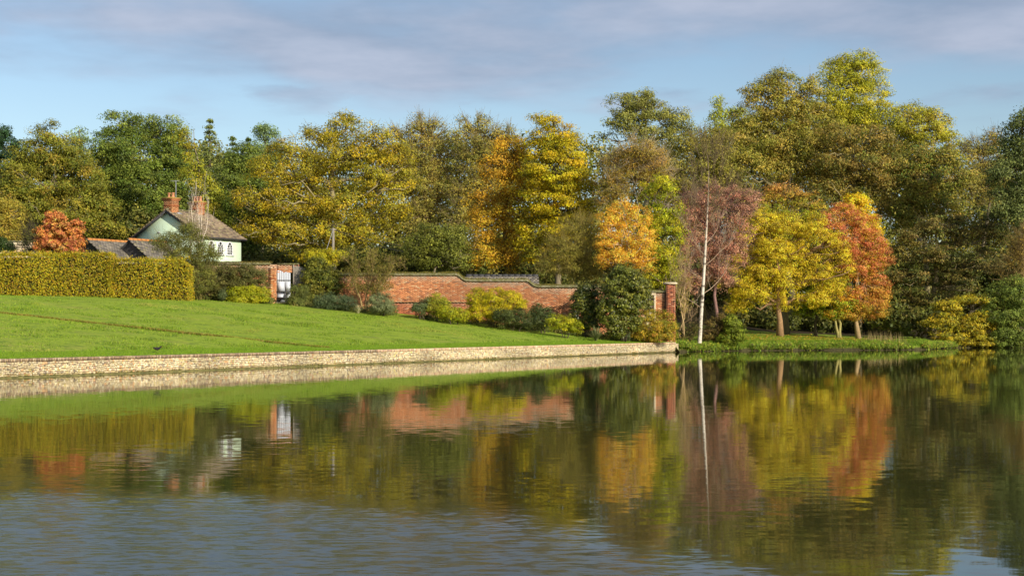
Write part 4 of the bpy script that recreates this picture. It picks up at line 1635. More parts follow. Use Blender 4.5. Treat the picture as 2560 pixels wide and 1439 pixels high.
def conifer(label, Y, x, ytop, ybot, hw, pal, leaf=0.34, seed=0, dens=1.0, droop=0.25, name='conifer_tree'):
    rng = np.random.default_rng(1000 + seed)
    top = px(x, ytop, Y)
    bot = px(x, ybot, Y)
    bz = zl1(top[0], Y)
    root = empty(name, (top[0], Y, bz), label, 'tree')
    b = Bag()
    b.tube([np.array([top[0], Y, bz - 0.1]), np.array([top[0] + 0.1, Y, (bz + top[2]) / 2]), top], [0.28, 0.18, 0.02], 6, col=BARK_DARK)
    R = hw * Y / F
    H = top[2] - bot[2]
    nt = int(H / 0.55)
    A, B = [], []
    for i in range(nt):
        t = (i + 0.5) / nt
        r = R * (t ** 0.85) * rng.uniform(0.8, 1.1)
        nb = int(5 + 7 * t)
        a = rng.uniform(0, 6.28, nb)
        z = top[2] - t * H
        A.append(np.c_[np.full(nb, top[0]), np.full(nb, Y), np.full(nb, z + 0.15 * r)])
        B.append(np.c_[top[0] + np.cos(a) * r, Y + np.sin(a) * r, z - droop * r + rng.normal(size=nb) * 0.1])
    A, B = np.vstack(A), np.vstack(B)
    b.twigs(A, B, 0.03, 0.008, BARK_DARK)
    b.build('trunk', M['bark'], root)
    per = max(3, int(14 * dens))
    n = len(A)
    t = rng.uniform(0.25, 1.03, (n, per, 1))
    P = (A[:, None] * (1 - t) + B[:, None] * t + rng.normal(size=(n, per, 3)) * np.array([0.16, 0.16, 0.09])).reshape(-1, 3)
    D = np.repeat(unit(B - A), per, 0)
    nr = unit(rng.normal(size=P.shape) * 0.6 + Z3 * 0.6 + D * 0.3)
    col = pick(pal, len(P), rng) * LEAF_K * 1.1 * (1 + rng.normal(size=(len(P), 1)) * 0.2)
    bb = Bag()
    L = leaf * rng.uniform(0.7, 1.3, len(P))
    bb.leaves(P, nr, L, L * 0.45, np.clip(col, 0.004, 0.8), 0.5, rng)
    TRI[0] += 2 * len(P)
    bb.build('crown', M['leaf'], root)


# ------------------------------------------------------------------ trees, back row left to right
T = 'tree'
plant('pine_tree', 'dark pine at the left edge of the skyline', T, 148, -10, [(2, 330, 20, 16), (32, 362, 22, 22), (8, 390, 38, 26), (-20, 350, 35, 40), (0, 440, 50, 40)], P_DPINE, leaf=0.3, openness=0.34, twigs=60)
plant('broadleaf_tree', 'tall brownish olive tree standing behind the red shrub on the left', T, 136, 150,
      [(128, 350, 44, 40), (85, 390, 52, 45), (170, 390, 50, 45), (55, 450, 62, 55), (130, 450, 80, 65), (205, 450, 60, 55), (90, 530, 85, 65), (190, 530, 80, 65), (255, 520, 48, 50), (35, 520, 60, 60), (262, 575, 44, 30)],
      P_OLIVE, openness=0.34, limbs=10)
plant('pine_tree', 'pale blue-green pine tip rising behind the olive tree', T, 160, 196, [(196, 326, 22, 20), (190, 352, 22, 18), (212, 345, 14, 14), (196, 390, 24, 30)], P_PINE, leaf=0.3, openness=0.38, twigs=40)
plant('oak_tree', 'large dark green oak rising behind the green cottage', T, 143, 350,
      [(302, 316, 44, 40), (360, 330, 50, 42), (424, 332, 46, 40), (270, 372, 48, 46), (340, 392, 72, 58), (425, 398, 62, 56), (285, 450, 62, 60), (375, 470, 84, 66), (450, 460, 46, 60), (320, 530, 76, 62), (420, 540, 76, 60), (255, 500, 40, 60)],
      P_OAK, dens=26, openness=0.33, limbs=8)
plant('larch_tree', 'yellowing slender larch beside the second chimney', T, 132, 505,
      [(457, 330, 9, 26), (466, 372, 16, 30), (482, 420, 22, 36), (498, 462, 26, 34), (526, 500, 32, 40), (528, 540, 36, 32), (560, 560, 18, 14)], P_YCON, leaf=0.26, openness=0.3, droop=1.0, tr=0.18)
conifer('grey-green pointed spruce with a bare thin tip near the chimneys', 156, 524, 296, 480, 66, [((122, 128, 76), 3), ((106, 114, 64), 3), ((136, 138, 84), 1)], seed=1, dens=2.6, leaf=0.26)
conifer('small dark pointed conifer on the skyline right of the spruce', 158, 582, 340, 520, 56, P_CONIF, seed=2, dens=2.6, leaf=0.26)
conifer('rounded yellow-green conifer tip on the skyline', 160, 622, 344, 500, 60, [((112, 120, 52), 3), ((96, 108, 48), 2), ((128, 128, 60), 1)], seed=3, dens=2.6, leaf=0.26)
plant('pine_tree', 'bushy blue-green pine top left of the golden beech', T, 158, 668, [(668, 334, 24, 18), (656, 326, 14, 12), (668, 366, 28, 24), (650, 400, 34, 30), (690, 392, 30, 26)], P_PINE[:2] + [((112, 126, 70), 3)], leaf=0.3, openness=0.33, twigs=50)
plant('oak_tree', 'rounded dark green tree between the cottage roof and the golden beech', T, 138, 610,
      [(620, 400, 52, 38), (585, 450, 46, 50), (645, 452, 54, 52), (600, 510, 56, 50), (650, 530, 50, 50), (575, 570, 44, 44), (620, 600, 50, 44)], P_OAK, openness=0.24)
plant('beech_tree', 'broad golden olive beech with bare grey limbs behind the gate', T, 127, 818,
      [(868, 318, 48, 32), (795, 345, 50, 34), (935, 350, 54, 38), (730, 385, 54, 40), (860, 385, 74, 46), (985, 395, 48, 44), (680, 430, 60, 44), (780, 435, 78, 50), (930, 440, 74, 50), (1005, 450, 40, 44), (650, 505, 66, 46), (740, 510, 80, 50), (860, 510, 84, 54), (970, 515, 66, 50), (635, 570, 48, 34), (715, 580, 66, 40), (820, 585, 74, 44), (915, 580, 66, 40), (780, 640, 56, 26)],
      P_BEECH, dens=24, leaf=0.24, openness=0.46, tr=0.5, bark=lin((150, 138, 104)), twigs=420, twig_r=0.03, fine=700, clump=0.8, limbs=34)
plant('ash_tree', 'airy tan tree with bare twig tips on the skyline right of the beech', T, 141, 1068,
      [(1045, 320, 40, 34), (1005, 345, 36, 30), (1085, 345, 36, 36), (1040, 390, 58, 50), (1100, 410, 46, 50), (1050, 460, 62, 56), (1110, 490, 48, 56), (1060, 550, 66, 56), (1020, 500, 40, 50)],
      P_AIRY, dens=17, leaf=0.23, openness=0.38, twigs=420, twig_r=0.024, fine=2200, bark=lin((158, 138, 90)), limbs=16)
plant('ash_tree', 'thin leaved tan tree with dark ivied top left of the orange tree', T, 139, 1185,
      [(1188, 316, 40, 36), (1150, 345, 34, 40), (1225, 345, 42, 38), (1185, 390, 54, 50), (1235, 400, 40, 46), (1175, 460, 58, 56), (1225, 470, 44, 50), (1160, 540, 56, 60), (1270, 345, 34, 24)],
      P_AIRY[:3] + [((96, 100, 44), 3)], dens=17, leaf=0.23, openness=0.36, twigs=420, twig_r=0.024, fine=2200, bark=lin((150, 134, 92)), limbs=16)
plant('maple_tree', 'orange and rust leaved tree left of the tall golden beech', T, 124, 1262,
      [(1275, 378, 44, 36), (1238, 420, 44, 40), (1300, 430, 48, 42), (1255, 480, 58, 44), (1205, 520, 46, 40), (1290, 525, 52, 44), (1230, 570, 58, 40), (1290, 590, 44, 40), (1215, 630, 44, 38), (1265, 645, 50, 30)],
      P_ORANGE, dens=26, leaf=0.23, openness=0.42, twigs=240, fine=400, bark=BARK_OLIVE)
plant('beech_tree', 'tall bright golden beech in the middle of the tree row', T, 121, 1390,
      [(1378, 308, 44, 28), (1385, 345, 62, 36), (1350, 385, 48, 38), (1420, 390, 54, 42), (1385, 430, 78, 44), (1440, 455, 48, 46), (1345, 460, 50, 44), (1395, 505, 84, 48), (1450, 530, 44, 44), (1350, 550, 56, 44), (1415, 580, 66, 44), (1370, 630, 56, 36), (1330, 610, 40, 36)],
      P_GOLD, dens=30, leaf=0.23, openness=0.36, flat=0.4, up=0.5, fine=200)
plant('broadleaf_tree', 'muted green round tree low behind the brick wall', T, 114, 1085,
      [(1075, 595, 52, 38), (1125, 600, 46, 40), (1040, 630, 40, 36), (1090, 645, 56, 32), (1150, 640, 36, 34)], [((104, 106, 44), 4), ((86, 92, 38), 3), ((122, 120, 48), 2)], leaf=0.2, clump=0.6, dens=40, tr=0.15)
plant('willow_tree', 'olive fountain-shaped willow behind the lowest wall step', T, 106.5, 1425,
      [(1450, 585, 44, 40), (1420, 625, 46, 44), (1470, 630, 40, 46), (1385, 660, 36, 30), (1430, 670, 50, 26), (1480, 680, 36, 22)],
      [((132, 122, 52), 4), ((116, 112, 46), 3), ((150, 134, 60), 2)], leaf=0.26, clump=0.5, dens=36, aspect=0.16, droop=1.6, twigs=260, twig_r=0.012, fine=2600, bark=lin((150, 134, 72)), tr=0.12, stems=4)
plant('birch_tree', 'glowing orange birch with white stems behind the tall laurel', T, 104.5, 1562,
      [(1560, 528, 38, 30), (1596, 545, 32, 34), (1530, 560, 34, 36), (1572, 590, 54, 40), (1610, 605, 34, 40), (1520, 610, 32, 34), (1560, 645, 54, 32), (1610, 650, 34, 28), (1510, 650, 22, 18)],
      P_BIRCH, leaf=0.14, clump=0.42, dens=60, openness=0.45, droop=0.8, bark=BARK_WHITE, twigs=120, twig_r=0.013, stems=4, tr=0.13)
plant('birch_tree', 'tall brownish birch with pale forked stems above the orange birch', T, 117, 1595,
      [(1590, 380, 56, 34), (1548, 420, 50, 44), (1630, 420, 50, 42), (1585, 455, 64, 44), (1530, 480, 40, 44), (1650, 470, 36, 40)],
      P_BROWNOL, leaf=0.16, clump=0.6, dens=36, openness=0.4, bark=lin((190, 172, 138)), twigs=260, twig_r=0.016, fine=1800, tr=0.11, stems=3)
plant('broadleaf_tree', 'yellow-green tree close right of the orange birch', T, 109, 1660,
      [(1640, 470, 46, 34), (1665, 510, 40, 44), (1640, 550, 42, 40), (1668, 590, 40, 48), (1650, 640, 44, 44), (1668, 690, 34, 34), (1630, 700, 30, 24)], P_YGREEN, leaf=0.2, clump=0.55, dens=40, openness=0.28)
plant('oak_tree', 'grey-green flat-topped oak standing clear on the skyline', T, 158, 1620,
      [(1560, 262, 44, 28), (1600, 250, 40, 24), (1625, 285, 54, 32), (1550, 305, 44, 26), (1690, 300, 36, 32), (1720, 330, 22, 22), (1600, 335, 54, 30), (1512, 335, 22, 12), (1665, 345, 44, 26), (1630, 390, 60, 40)],
      [((130, 128, 66), 4), ((110, 112, 56), 3), ((146, 138, 72), 2)], openness=0.36, dens=20, bark=lin((150, 138, 100)), twigs=240, twig_r=0.035, tr=0.45, limbs=16)
plant('poplar_tree', 'wispy pale yellow-green tree tip right of the skyline oak', T, 150, 1805,
      [(1797, 256, 14, 18), (1792, 285, 22, 20), (1828, 282, 30, 16), (1800, 315, 34, 22), (1780, 350, 36, 30), (1835, 340, 44, 34)], [((156, 156, 60), 4), ((134, 142, 52), 3), ((172, 160, 60), 1)], openness=0.42, dens=16, twigs=120)
plant('plane_tree', 'tallest yellow-green plane tree crowning the skyline on the right', T, 158, 2120,
      [(2160, 158, 40, 28), (2115, 165, 44, 32), (2080, 195, 40, 34), (2150, 200, 58, 38), (2190, 230, 34, 36), (2110, 235, 64, 38), (2170, 270, 56, 36), (2080, 270, 50, 36), (2120, 310, 80, 40)],
      [((164, 156, 44), 4), ((144, 144, 42), 3), ((180, 162, 50), 2), ((120, 128, 40), 1.5)], openness=0.33, dens=20, bark=lin((150, 140, 110)), twigs=260, tr=0.5)
plant('sycamore_tree', 'massive dark olive sycamore left below the tallest plane', T, 137, 1960,
      [(1955, 208, 46, 30), (1910, 240, 46, 36), (2005, 240, 50, 40), (1955, 275, 66, 42), (1880, 300, 50, 40), (2030, 300, 56, 46), (1850, 350, 50, 40), (1930, 350, 70, 46), (2010, 370, 68, 48), (1875, 405, 56, 42), (1960, 425, 74, 44), (2060, 420, 56, 46), (1830, 430, 46, 36)],
      P_SYC, openness=0.36, dens=23, twigs=260, bark=lin((150, 138, 96)), tr=0.42, fine=300, limbs=20)
plant('plane_tree', 'lower yellow-green plane sloping down to the skyline dip', T, 152, 2290,
      [(2280, 290, 50, 30), (2335, 295, 36, 26), (2240, 310, 46, 34), (2310, 330, 58, 34), (2365, 335, 30, 26), (2260, 355, 56, 36), (2390, 370, 30, 24)],
      [((164, 156, 44), 4), ((144, 140, 46), 3), ((150, 122, 56), 1.5), ((124, 128, 42), 1.5)], openness=0.33, dens=20, tr=0.4)
plant('sycamore_tree', 'brown-tinged sycamore spreading above the red maple', T, 134, 2140,
      [(2110, 345, 58, 38), (2180, 355, 58, 40), (2090, 400, 54, 38), (2160, 415, 66, 40), (2230, 400, 48, 40), (2120, 460, 66, 38), (2200, 470, 58, 36), (2050, 480, 48, 34), (2230, 520, 48, 30)],
      [((136, 116, 56), 3), ((116, 108, 48), 3), ((156, 126, 68), 2.5), ((90, 98, 42), 2)], openness=0.38, dens=21, twigs=260, bark=lin((150, 138, 96)), tr=0.4, fine=300, limbs=18)
plant('sycamore_tree', 'ivied dull olive tree filling the dip right of the planes', T, 133, 2320,
      [(2300, 395, 56, 36), (2360, 405, 48, 36), (2270, 440, 50, 36), (2335, 455, 64, 40), (2395, 450, 44, 40), (2290, 500, 56, 38), (2360, 515, 60, 40), (2260, 550, 48, 36)],
      P_SYC[:2] + [((74, 96, 38), 3), ((146, 116, 62), 1.5)], openness=0.36, dens=20, twigs=260, bark=lin((150, 138, 96)), tr=0.35, fine=400, limbs=16)
plant('ash_tree', 'thin brown-yellow tree with bare shoots in the skyline dip', T, 145, 2450,
      [(2440, 375, 40, 26), (2485, 355, 28, 34), (2420, 405, 40, 34), (2470, 420, 50, 42), (2430, 465, 46, 46), (2490, 480, 40, 44)],
      P_AIRY, dens=18, leaf=0.23, openness=0.38, twigs=300, fine=1500, twig_r=0.022)
plant('ash_tree', 'dark grey-green tree at the right edge of the picture', T, 124, 2550,
      [(2556, 300, 26, 34), (2540, 340, 36, 36), (2580, 340, 50, 60), (2520, 385, 40, 38), (2565, 410, 54, 46), (2510, 440, 44, 40), (2550, 480, 60, 46), (2500, 510, 50, 40), (2550, 550, 60, 46), (2600, 450, 60, 80)],
      P_GREYG, openness=0.3, dens=22, twigs=240, tr=0.4)
plant('sycamore_tree', 'deep shaded sycamore with brown leaf tiers right of the red maple', T, 128, 2330,
      [(2360, 560, 62, 26), (2290, 590, 50, 26), (2420, 600, 56, 28), (2255, 640, 50, 30), (2340, 640, 60, 26), (2440, 660, 56, 34), (2280, 690, 60, 26), (2380, 700, 60, 30), (2270, 740, 50, 22), (2340, 750, 56, 22), (2260, 785, 44, 16), (2470, 580, 44, 40)],
      P_DARKSYC, openness=0.42, dens=19, flat=0.35, up=0.5, twigs=300, bark=lin((140, 126, 88)), tr=0.36, fine=500, limbs=22)
plant('shrub_tree', 'dull olive tree filling behind the bare top of the white birch', T, 132, 1760,
      [(1735, 365, 40, 30), (1790, 352, 44, 30), (1690, 400, 40, 34), (1730, 400, 46, 36), (1790, 400, 52, 38), (1740, 450, 56, 44), (1810, 455, 50, 42), (1700, 470, 36, 44), (1850, 480, 40, 40), (1760, 510, 60, 44)],
      P_SYC[:2] + [((126, 112, 56), 2), ((80, 92, 40), 2)], openness=0.34, dens=20, twigs=260, fine=1200, bark=BARK_OLIVE)
plant('ornamental_tree', 'dusky purple-pink tree behind the white birch', T, 114, 1790,
      [(1815, 485, 44, 28), (1765, 505, 44, 32), (1855, 515, 34, 30), (1800, 545, 62, 38), (1745, 565, 38, 42), (1850, 570, 40, 40), (1770, 620, 54, 44), (1825, 625, 46, 40), (1750, 680, 40, 36), (1800, 690, 44, 36), (1720, 600, 30, 50), (1726, 700, 26, 40), (1720, 540, 28, 36), (1870, 500, 28, 26)],
      P_PURPLE, leaf=0.14, clump=0.5, dens=46, openness=0.45, twigs=420, twig_r=0.014, fine=3600, bark=lin((140, 106, 98)), tr=0.16)


def red_top(P, c, rng):
    z = (P[:, 2:3] - px(0, 540, 124)[2]) / 2.4
    w = np.clip((z - 0.25) * 0.8 + rng.normal(size=(len(P), 1)) * 0.25, 0, 0.75)
    return c * (1 - w) + lin((186, 112, 76)) * w


def flame_grad(P, c, rng):
    z = (px(0, 690, 122)[2] - P[:, 2:3]) / 4.2
    w = np.clip(z + rng.normal(size=(len(P), 1)) * 0.35, 0, 0.9)
    g = np.where(rng.random((len(P), 1)) < 0.66, lin((140, 134, 44)), lin((206, 138, 50)))
    return c * (1 - w) + g * w


plant('ornamental_tree', 'tall olive tree with reddish tips behind the yellow tree', T, 125, 1965,
      [(1960, 488, 54, 28), (1915, 518, 48, 36), (2010, 518, 50, 36), (1960, 560, 62, 36), (2020, 570, 36, 36), (1910, 570, 36, 36), (1970, 620, 60, 44)],
      P_GREENY + [((176, 146, 44), 3)], leaf=0.19, clump=0.55, dens=36, openness=0.3, grad=red_top, twigs=160, fine=500)
plant('cherry_tree', 'spreading bright yellow tree with leaning limbs on the right bank', T, 119.5, 1950,
      [(1905, 560, 50, 34), (1965, 570, 56, 36), (2030, 575, 50, 38), (1860, 600, 44, 36), (1930, 625, 54, 36), (2000, 635, 56, 38), (2075, 615, 46, 44), (1835, 650, 46, 38), (1895, 680, 46, 32), (2105, 660, 30, 44), (2050, 690, 46, 34), (1965, 700, 44, 40), (1825, 705, 40, 34), (1880, 735, 50, 28), (1970, 750, 36, 30), (2085, 715, 36, 30), (1840, 765, 34, 22), (2040, 745, 36, 26)],
      P_YELLOW, leaf=0.16, clump=0.42, dens=58, openness=0.5, droop=1.6, bark=lin((150, 118, 84)), twigs=300, twig_r=0.02, tr=0.27, fine=500, limbs=14)
plant('maple_tree', 'small green-gold tree with dark trunk between yellow and red trees', T, 122, 2040,
      [(2040, 745, 36, 24), (2010, 775, 34, 18), (2070, 770, 32, 20), (2045, 720, 40, 24)], P_GREENY, leaf=0.19, clump=0.45, dens=46, openness=0.3, tr=0.17, bark=BARK_DARK)
plant('maple_tree', 'fiery red and orange maple on the right bank', T, 121, 2147,
      [(2110, 530, 36, 24), (2075, 545, 28, 26), (2085, 585, 36, 32), (2150, 560, 40, 34), (2125, 615, 48, 38), (2180, 615, 38, 42), (2205, 660, 28, 40), (2140, 670, 50, 38), (2190, 710, 36, 36), (2150, 725, 52, 36), (2105, 735, 44, 34), (2205, 745, 22, 22), (2175, 765, 44, 24), (2120, 785, 50, 20), (2195, 785, 24, 12)],
      P_RED, leaf=0.15, clump=0.42, dens=60, openness=0.44, mixown=0.42, grad=flame_grad, tr=0.2, bark=BARK_TAN, twigs=160)
plant('maple_tree', 'green-orange maple with forked pale trunk left of the red maple', T, 120.5, 2096,
      [(2090, 705, 36, 34), (2070, 745, 36, 24), (2110, 760, 40, 22), (2085, 785, 34, 12)], P_GREENY[:2] + [((214, 140, 44), 1.6)], leaf=0.19, clump=0.45, dens=46, openness=0.3, tr=0.2, bark=lin((150, 140, 84)), stems=2)
plant('ginkgo_tree', 'brilliant orange-yellow treetop behind the red maple', T, 126, 2150,
      [(2140, 503, 30, 20), (2120, 525, 24, 20), (2155, 530, 32, 28), (2165, 570, 32, 34), (2190, 610, 24, 40), (2170, 640, 34, 40)], P_FLAME, leaf=0.19, clump=0.45, dens=46, openness=0.26, tr=0.18)
plant('hazel_bush', 'yellow-leaved bush hanging over the water on the right', 'bush', 119.3, 2410,
      [(2370, 800, 40, 26), (2420, 815, 44, 26), (2380, 840, 44, 20), (2455, 800, 36, 26), (2450, 840, 44, 18), (2370, 765, 44, 16), (2430, 750, 50, 14), (2330, 805, 26, 16), (2360, 855, 30, 14), (2405, 858, 34, 12), (2460, 858, 40, 12)],
      [((184, 154, 40), 4), ((158, 142, 40), 3), ((130, 126, 40), 3), ((96, 104, 38), 2)], leaf=0.2, clump=0.45, dens=44, openness=0.34, flat=0.45, up=0.5, stems=5, tr=0.1, by=121.2, twigs=120, trunk_name='stems', crown_name='foliage', below=0.06)
plant('willow_bush', 'grey-green bush at the water in the right corner', 'bush', 119, 2530,
      [(2500, 740, 46, 36), (2545, 730, 50, 44), (2510, 790, 50, 34), (2560, 800, 50, 44), (2520, 835, 46, 24), (2580, 760, 60, 60), (2510, 858, 40, 12), (2555, 856, 40, 14)],
      [((110, 122, 54), 4), ((94, 108, 48), 3), ((130, 132, 58), 2), ((80, 94, 44), 1.5)], leaf=0.19, clump=0.48, dens=44, openness=0.22, stems=5, tr=0.1, by=121.4, trunk_name='stems', crown_name='foliage', below=0.06)
plant('hawthorn_tree', 'half bare yellowish twiggy tree above the right corner bush', T, 121.5, 2552,
      [(2545, 640, 30, 40), (2530, 680, 34, 36), (2565, 610, 34, 40)], [((150, 124, 54), 3), ((132, 112, 50), 2)], leaf=0.16, clump=0.5, dens=14, openness=0.45, twigs=120, fine=1400, twig_r=0.016, bark=lin((150, 128, 78)), tr=0.14)
plant('broadleaf_tree', 'rust-brown thin tree at the left picture edge above the hedge', T, 116, 15,
      [(-5, 510, 40, 36), (25, 545, 40, 40), (-10, 570, 50, 44), (30, 590, 34, 28)], [((148, 132, 52), 4), ((128, 120, 48), 3), ((160, 126, 54), 2)], leaf=0.19, clump=0.55, dens=36, openness=0.3, tr=0.15)
print('trees', TRI[0], round(time.time() - T0, 1))

# ------------------------------------------------------------------ hedge
def hedge(label, x0p, x1p, ytop, ybot, Y, depth, pal, seed, round_end=False):
    rng = np.random.default_rng(seed)
    x0, x1 = xw(x0p, Y), xw(x1p, Y)
    zt = zw(ytop, Y)
    zb = zl1((x0 + x1) / 2, Y) - 0.2
    root = empty('clipped_hedge', ((x0 + x1) / 2, Y, zb), label, 'hedge')
    b = Bag()
    b.box(((x0 + x1) / 2, Y + depth / 2 + 0.1, (zb + zt) / 2 - 0.15), x1 - x0 - 0.7, depth - 0.5, zt - zb - 0.3, col=lin((52, 46, 24)))
    ns = 200
    xs = rng.uniform(x0 + 0.15, x1 - 0.2, ns)
    A = np.c_[xs, Y + rng.uniform(0.15, 0.4, ns), np.full(ns, zb)]
    b.twigs(A, A + np.c_[rng.normal(size=ns) * 0.3, rng.normal(size=ns) * 0.1, np.full(ns, (zt - zb) * 0.9)], 0.02, 0.006, BARK_DARK)
    b.build('stems', M['bark'], root)
    H, W = zt - zb, x1 - x0
    P, N = [], []
    for area, k in ((W * H, 'f'), (W * depth, 't'), (H * depth, 'r'), (H * depth, 'l')):
        n = int(area * (430 if k != 't' else 260))
        u, v = rng.random(n), rng.random(n)
        dpt = np.abs(rng.normal(size=n)) * 0.09
        if k == 'f':
            p = np.c_[x0 + u * W, Y + dpt, zb + v * H]; nn = (0, -1, 0.1)
        elif k == 't':
            p = np.c_[x0 + u * W, Y + v * depth, zt - dpt]; nn = (0, -0.2, 1)
        elif k == 'r':
            p = np.c_[x1 - dpt, Y + v * depth, zb + u * H]; nn = (1, 0, 0.1)
        else:
            p = np.c_[x0 + dpt, Y + v * depth, zb + u * H]; nn = (-1, 0, 0.1)
        P.append(p); N.append(np.tile(nn, (n, 1)))
    P, N = np.vstack(P), np.vstack(N).astype(float)
    big = vnoise(P, 0.8) - 0.5
    sm = vnoise(P, 2.6) - 0.5
    P = P + unit(N) * (big * 0.22 + sm * 0.12)[:, None]
    if round_end:   # the clipped end bellies out and rounds off at the top
        t = np.clip((P[:, 0] - (x1 - 0.8)) / 0.8, 0, 1.2)
        q = np.clip((P[:, 2] - (zt - 0.5)) / 0.5, 0, 1.2)
        P[:, 0] -= 0.25 * t * q
        P[:, 2] -= 0.3 * t ** 2 * q
    n = len(P)
    col = pick(pal, n, rng)
    patch = vnoise(P + 7, 0.55)[:, None]
    col = col * (0.75 + 0.5 * patch) * (1 + rng.normal(size=(n, 1)) * 0.15)
    nr = unit(N * 0.7 + rng.normal(size=(n, 3)) * 0.6)
    L = 0.10 * rng.uniform(0.7, 1.4, n)
    b = Bag()
    b.leaves(P, nr, L, L * 0.62, np.clip(col * LEAF_K, 0.004, 0.8), 0.2, rng)
    # stray shoots along the top
    m = int(W * 90)
    xt = rng.uniform(x0, x1, m)
    Pt = np.c_[xt, Y + rng.uniform(0, depth, m), zt + np.abs(rng.normal(size=m)) * 0.10]
    b.leaves(Pt, unit(rng.normal(size=(m, 3))), 0.1, 0.06, np.clip(pick(pal, m, rng) * LEAF_K, 0.004, 0.8), -0.5, rng)
    b.build('foliage', M['leaf'], root)
    TRI[0] += 2 * (n + m)


P_HEDGE = [((176, 154, 38), 4), ((154, 142, 38), 4), ((134, 130, 38), 3), ((188, 152, 44), 1.6), ((156, 116, 44), 1.4), ((112, 114, 38), 1.8)]
hedge('tall golden clipped hedge, the higher left-hand length', -60, 276, 632, 743, 92.5, 1.6, P_HEDGE, 301)
hedge('lower right-hand length of the golden hedge with rounded end', 268, 471, 647, 746, 93.2, 1.5, P_HEDGE, 302, True)

# ------------------------------------------------------------------ shrubs along the garden wall, left to right
G_BRIGHT = [((170, 172, 30), 4), ((146, 156, 30), 3), ((188, 178, 36), 2), ((116, 132, 30), 1.5)]
G_YGOLD = [((192, 176, 24), 4), ((166, 164, 26), 3), ((206, 182, 36), 2), ((128, 142, 28), 1.5)]
G_DARK = [((76, 86, 42), 3), ((90, 100, 48), 3), ((58, 68, 34), 2)]
G_GREY = [((98, 112, 70), 3), ((84, 98, 62), 3), ((114, 126, 82), 2)]
G_LAUREL = [((110, 116, 40), 3), ((88, 96, 36), 3), ((136, 134, 52), 2), ((66, 78, 30), 2)]
G_SAGE = [((112, 110, 56), 3), ((96, 100, 50), 3), ((130, 122, 64), 2), ((86, 88, 44), 2)]
shrub('red and orange large-leaved shrub above the tall hedge', 102, [(135, 545, 18, 20), (150, 565, 26, 26), (125, 590, 28, 26), (165, 590, 30, 28), (190, 570, 18, 18), (110, 612, 20, 18), (150, 618, 40, 22), (190, 612, 20, 26)],
      [((200, 120, 72), 4), ((216, 150, 72), 3), ((180, 100, 78), 2), ((206, 170, 78), 1.5), ((140, 110, 64), 1.5)], leaf=0.24, clump=0.3, dens=60, openness=0.5, droop=0.8, by=103.5, rag=(0.6, 0.8))
shrub('dark green ivy bush before the cream yard wall at the left edge', 108, [(5, 612, 16, 16), (-10, 605, 20, 20), (25, 618, 10, 10)], [((70, 92, 40), 3), ((56, 76, 36), 3), ((90, 108, 48), 1)], leaf=0.16)
shrub('thin grey-brown sapling thicket left of the red shrub', 106, [(85, 590, 22, 28), (75, 615, 24, 22)], G_SAGE, leaf=0.12, dens=30, openness=0.4, fine=500, twigs=120)
plant('olive_tree', 'loose grey-green feathery tree leaning over the hedge end', T, 97.5, 500,
      [(465, 600, 34, 26), (430, 600, 30, 22), (500, 615, 32, 28), (400, 612, 24, 16), (450, 640, 40, 28), (500, 655, 38, 30), (530, 635, 22, 24), (490, 700, 36, 34), (520, 700, 26, 30), (475, 575, 26, 18)],
      [((104, 104, 48), 3), ((88, 92, 44), 3), ((124, 118, 56), 2), ((76, 80, 40), 2)], leaf=0.15, clump=0.4, dens=84, openness=0.24, aspect=0.34, stems=4, tr=0.09, twigs=200, twig_r=0.01, fine=900, bark=BARK_OLIVE)
shrub('muted sage-green rounded shrub below the old wall', 98.6, [(570, 686, 32, 22), (620, 686, 42, 24), (560, 715, 30, 20), (605, 715, 40, 20), (648, 700, 22, 30)], G_SAGE, openness=0.2, leaf=0.12)
shrub('grey twiggy shrub in shade left of the sage-green shrub', 98.9, [(540, 695, 26, 26), (520, 715, 24, 22), (548, 722, 22, 16)], G_GREY[:2] + [((92, 82, 66), 2)], openness=0.35, leaf=0.11, fine=300)
shrub('small spiky grey-green rosemary beside the bright yellow shrub', 97.4, [(562, 732, 11, 14), (560, 742, 12, 9)], G_GREY, leaf=0.13, droop=-2.5, aspect=0.3, clump=0.22, dens=160)
shrub('bright yellow-green clipped shrub left of the white gate', 97.2, [(598, 735, 24, 19), (630, 733, 26, 20), (655, 738, 16, 18), (612, 748, 36, 10)], G_BRIGHT, openness=0.1, dens=130)
shrub('upright green rosemary right of the white gate', 98.9, [(738, 740, 15, 22), (758, 738, 17, 22), (748, 752, 26, 12)], [((112, 120, 56), 3), ((96, 108, 50), 3), ((130, 132, 66), 1.5)], leaf=0.18, droop=-2.6, aspect=0.22, clump=0.28, dens=130)
shrub('big leafy dark green shrub beside the board fence', 100.2, [(782, 680, 24, 24), (805, 690, 34, 30), (778, 715, 26, 30), (810, 725, 32, 30), (838, 700, 20, 30), (790, 660, 22, 16)],
      [((116, 118, 42), 3), ((96, 104, 38), 3), ((140, 132, 50), 2), ((70, 84, 34), 2)], leaf=0.18, clump=0.36, dens=70, openness=0.25, droop=0.6, depth=0.5)
shrub('bright lime-green bush behind the wall by the utility pole', 104.5, [(790, 640, 24, 16), (826, 642, 28, 18), (805, 655, 30, 14), (852, 634, 14, 10)], [((172, 168, 30), 4), ((150, 152, 30), 3), ((196, 172, 36), 2)], leaf=0.16, openness=0.18)
shrub('low grey-green lavender mound under the big leafy shrub', 97.2, [(808, 752, 20, 18), (835, 752, 24, 18), (868, 756, 22, 16)], [((86, 102, 68), 3), ((72, 88, 58), 3), ((104, 116, 78), 2)], leaf=0.14, aspect=0.35, droop=-1.2, dens=130)
